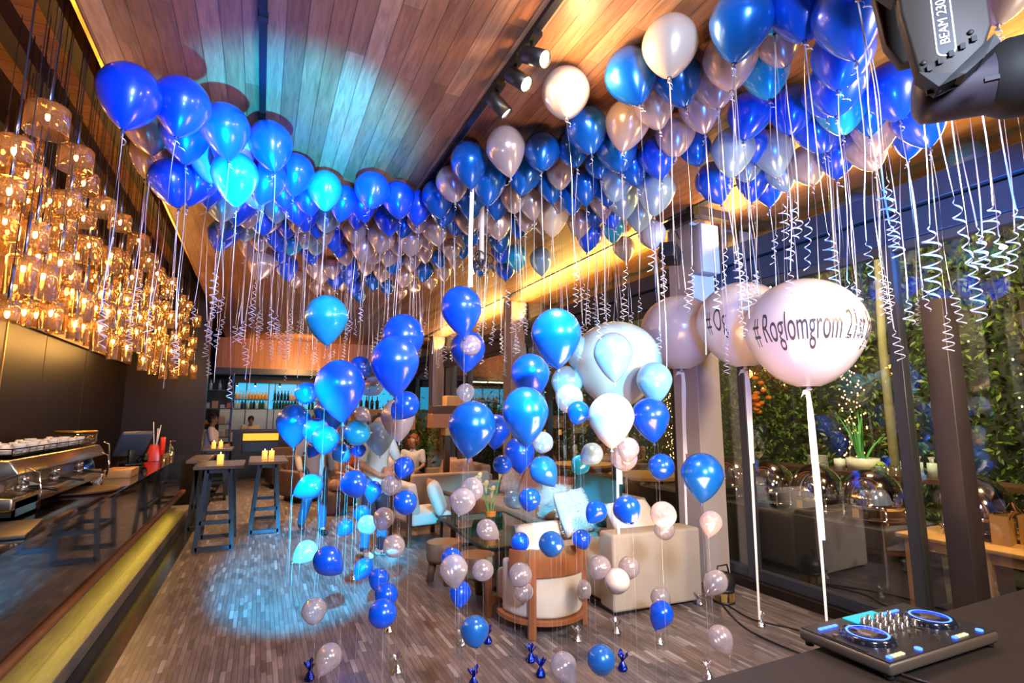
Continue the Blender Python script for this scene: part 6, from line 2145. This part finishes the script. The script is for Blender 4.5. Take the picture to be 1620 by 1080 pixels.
    # trousers or skirt
    if bottom is not None:
        b = MB(); c = b.capsule
        for sd in 'LR':
            hp_, kn, an = j['hp' + sd], j['kn' + sd], j['an' + sd]
            c(hipm - Vector((0, 0, .02)), hp_, .135 * w * s, .122 * s)
            if skirt:
                c(hp_, kn.lerp(hp_, .2), .12 * s, .10 * s)
            else:
                c(hp_, kn, .112 * w * s, .080 * s); c(kn, an.lerp(kn, .06), .078 * s, .062 * s)
        b.build('skirt' if skirt else 'trousers', bottom, t, remesh=vox)
    for i_, sd in enumerate('LR'):
        an, toe = j['an' + sd], j['to' + sd]
        dr = (toe - an); dr.z = 0; dr.normalize()
        sv = Vector((dr.y, -dr.x, 0))
        zf = max(0.0, an.z - .085 * s)
        b = MB(); c = b.capsule
        heel = Vector((an.x, an.y, zf + .045 * s)) - dr * .035 * s
        ball = Vector((an.x, an.y, zf + .035 * s)) + dr * .15 * s
        c(heel, ball, .046 * s, .040 * s); c(ball, ball + dr * .045 * s, .042 * s, .030 * s); c(heel, an + Vector((0, 0, .0)), .045 * s, .046 * s)
        sm_ = (shoe_mats or (shoes, shoes))[i_]
        sh_ = b.build('shoe', sm_, t, remesh=.010)
        if sm_ is M_sneak:
            for st in range(3):
                for side_ in (-1, 1):
                    b = MB()
                    p0 = heel.lerp(ball, .30 + .17 * st) + sv * side_ * .043 * s
                    b.beam(p0 + Vector((0, 0, -.02)), p0 + Vector((0, 0, .028)) + dr * -.02 - sv * side_ * .010, .013, .006, tuple(sv)); b.build('stripe', M_black, sh_)
    return t

STAND = dict(pelvis=(0, 0, .95), chest=(0, .01, 1.30), neck=(0, .0, 1.49), head=(0, .02, 1.64), face=(0, .3, 1.62),
             shL=(-.19, 0, 1.42), elL=(-.25, -.02, 1.13), wrL=(-.26, .06, .88), haL=(-.26, .10, .78),
             shR=(.19, 0, 1.42), elR=(.25, -.02, 1.13), wrR=(.26, .06, .88), haR=(.26, .10, .78),
             hpL=(-.09, 0, .90), knL=(-.11, .03, .49), anL=(-.11, -.01, .09), toL=(-.13, .12, .05),
             hpR=(.09, 0, .90), knR=(.11, .03, .49), anR=(.11, -.01, .09), toR=(.13, .12, .05))
SIT = dict(pelvis=(0, 0, .56), chest=(0, .03, .90), neck=(0, .04, 1.08), head=(0, .07, 1.22), face=(.05, .4, 1.20),
           shL=(-.18, .02, 1.01), elL=(-.22, .08, .76), wrL=(-.12, .30, .70), haL=(-.05, .36, .69),
           shR=(.18, .02, 1.01), elR=(.22, .08, .76), wrR=(.12, .30, .70), haR=(.05, .36, .69),
           hpL=(-.10, .04, .53), knL=(-.12, .46, .52), anL=(-.12, .42, .09), toL=(-.13, .56, .05),
           hpR=(.10, .04, .53), knR=(.12, .46, .52), anR=(.10, .52, .09), toR=(.12, .66, .05))
walk = dict(STAND)
walk.update(knL=(-.11, .12, .50), anL=(-.11, .16, .09), toL=(-.12, .29, .05), knR=(.10, .06, .50), anR=(.11, -.20, .12), toR=(.12, -.08, .05),
            wrL=(-.27, -.06, .90), haL=(-.27, -.10, .80), wrR=(.24, .16, .92), haR=(.22, .22, .83))
person('man in pale shirt and jeans walking, his head hidden by blue balloons', (.80, 8.75, 0), PI + .15, walk, M_skin, M_shirt1, M_jeans, M_hairb, M_black, 'long', shoe_mats=(M_black, M_maroon))
m2 = dict(STAND)
m2.update(elL=(-.27, .10, 1.14), wrL=(-.06, .26, 1.08), haL=(.03, .27, 1.08), elR=(.27, .10, 1.14), wrR=(.10, .27, 1.02), haR=(.0, .30, 1.03),
          anL=(-.10, .02, .09), toL=(-.22, .13, .05), anR=(.10, -.06, .09), toR=(.10, .09, .05), face=(.12, .3, 1.60))
person('man in cyan-lit white shirt, jeans and striped white sneakers, arms folded', (1.38, 6.98, 0), PI + .35, m2, M_skin, M_shirt2, M_jeans, M_hairb, M_sneak, 'short', vox=.010)
person('seated woman in a patterned dress with bare legs beside the walking man', (1.30, 10.2, 0), -2.0, SIT, M_skin, M_dress, M_dress, M_hairb, M_black, 'short', 'long', True, .97, skirt=True)
person('person in a rust top seated behind the woman in the patterned dress', (1.85, 11.1, 0), PI, SIT, M_skin, M_orangef, M_apron, M_hairb, M_black, 'short', 'short', False, .97)
person('person in a pale pink top seated with their back half turned, by the candle', (2.25, 9.95, 0), 2.4, SIT, M_skin2, M_pinkf, M_apron, M_hairb, M_black, 'short', 'long', True, .97)
person('seated woman with curly brown hair under the timber boards', (2.85, 10.7, 0), PI - .3, SIT, M_skin, M_shirt1, M_apron, M_hairc, M_black, 'short', 'curly', True, 1.0)
for k, (x, y, rz, lab) in enumerate(((1.30, 10.2, -2.0, 'low pouf under the seated woman in the patterned dress'), (1.85, 11.1, PI, 'low pouf under the person in the rust top'), (2.25, 9.95, 2.4, 'low pouf under the person in the pale pink top'), (2.85, 10.7, PI - .3, 'low pouf under the woman with curly hair'))):
    t = thing('pouf', lab, 'pouf', (x, y, 0), rz, 'poufs under the seated guests')
    b = MB(); b.lathe([(.0001, 0), (.22, 0), (.24, .06), (.24, .34), (.21, .40), (.0001, .41)], 26); b.build('cushion', M_brownf, t, True)
waiter = dict(STAND)
waiter.update(elL=(-.24, .05, 1.12), wrL=(-.16, .28, 1.06), haL=(-.12, .34, 1.06), elR=(.24, .05, 1.12), wrR=(.18, .28, 1.04), haR=(.15, .34, 1.04))
person('waiter with black hair and a pinkish shirt beside the steel shelving', (-1.02, 14.3, 0), -PI / 2, waiter, M_skin2, M_pinkf, M_apron, M_hairb, M_black, 'short', group=None, vox=.014)
chef = dict(waiter)
chef.update(head=(0, .12, 1.60), face=(0, .35, 1.45), neck=(0, .06, 1.47))
person('cook in a yellow-lit coat bending at the left of the kitchen pass', (-.25, 17.85, 0), PI, chef, M_skin2, M_chefy, M_apron, M_hairb, M_black, 'long', vox=.016)
person('cook in a white coat and dark cap bending at the kitchen pass', (.72, 17.85, 0), PI, chef, M_skin2, M_white, M_apron, M_hairb, M_black, 'long', vox=.016)
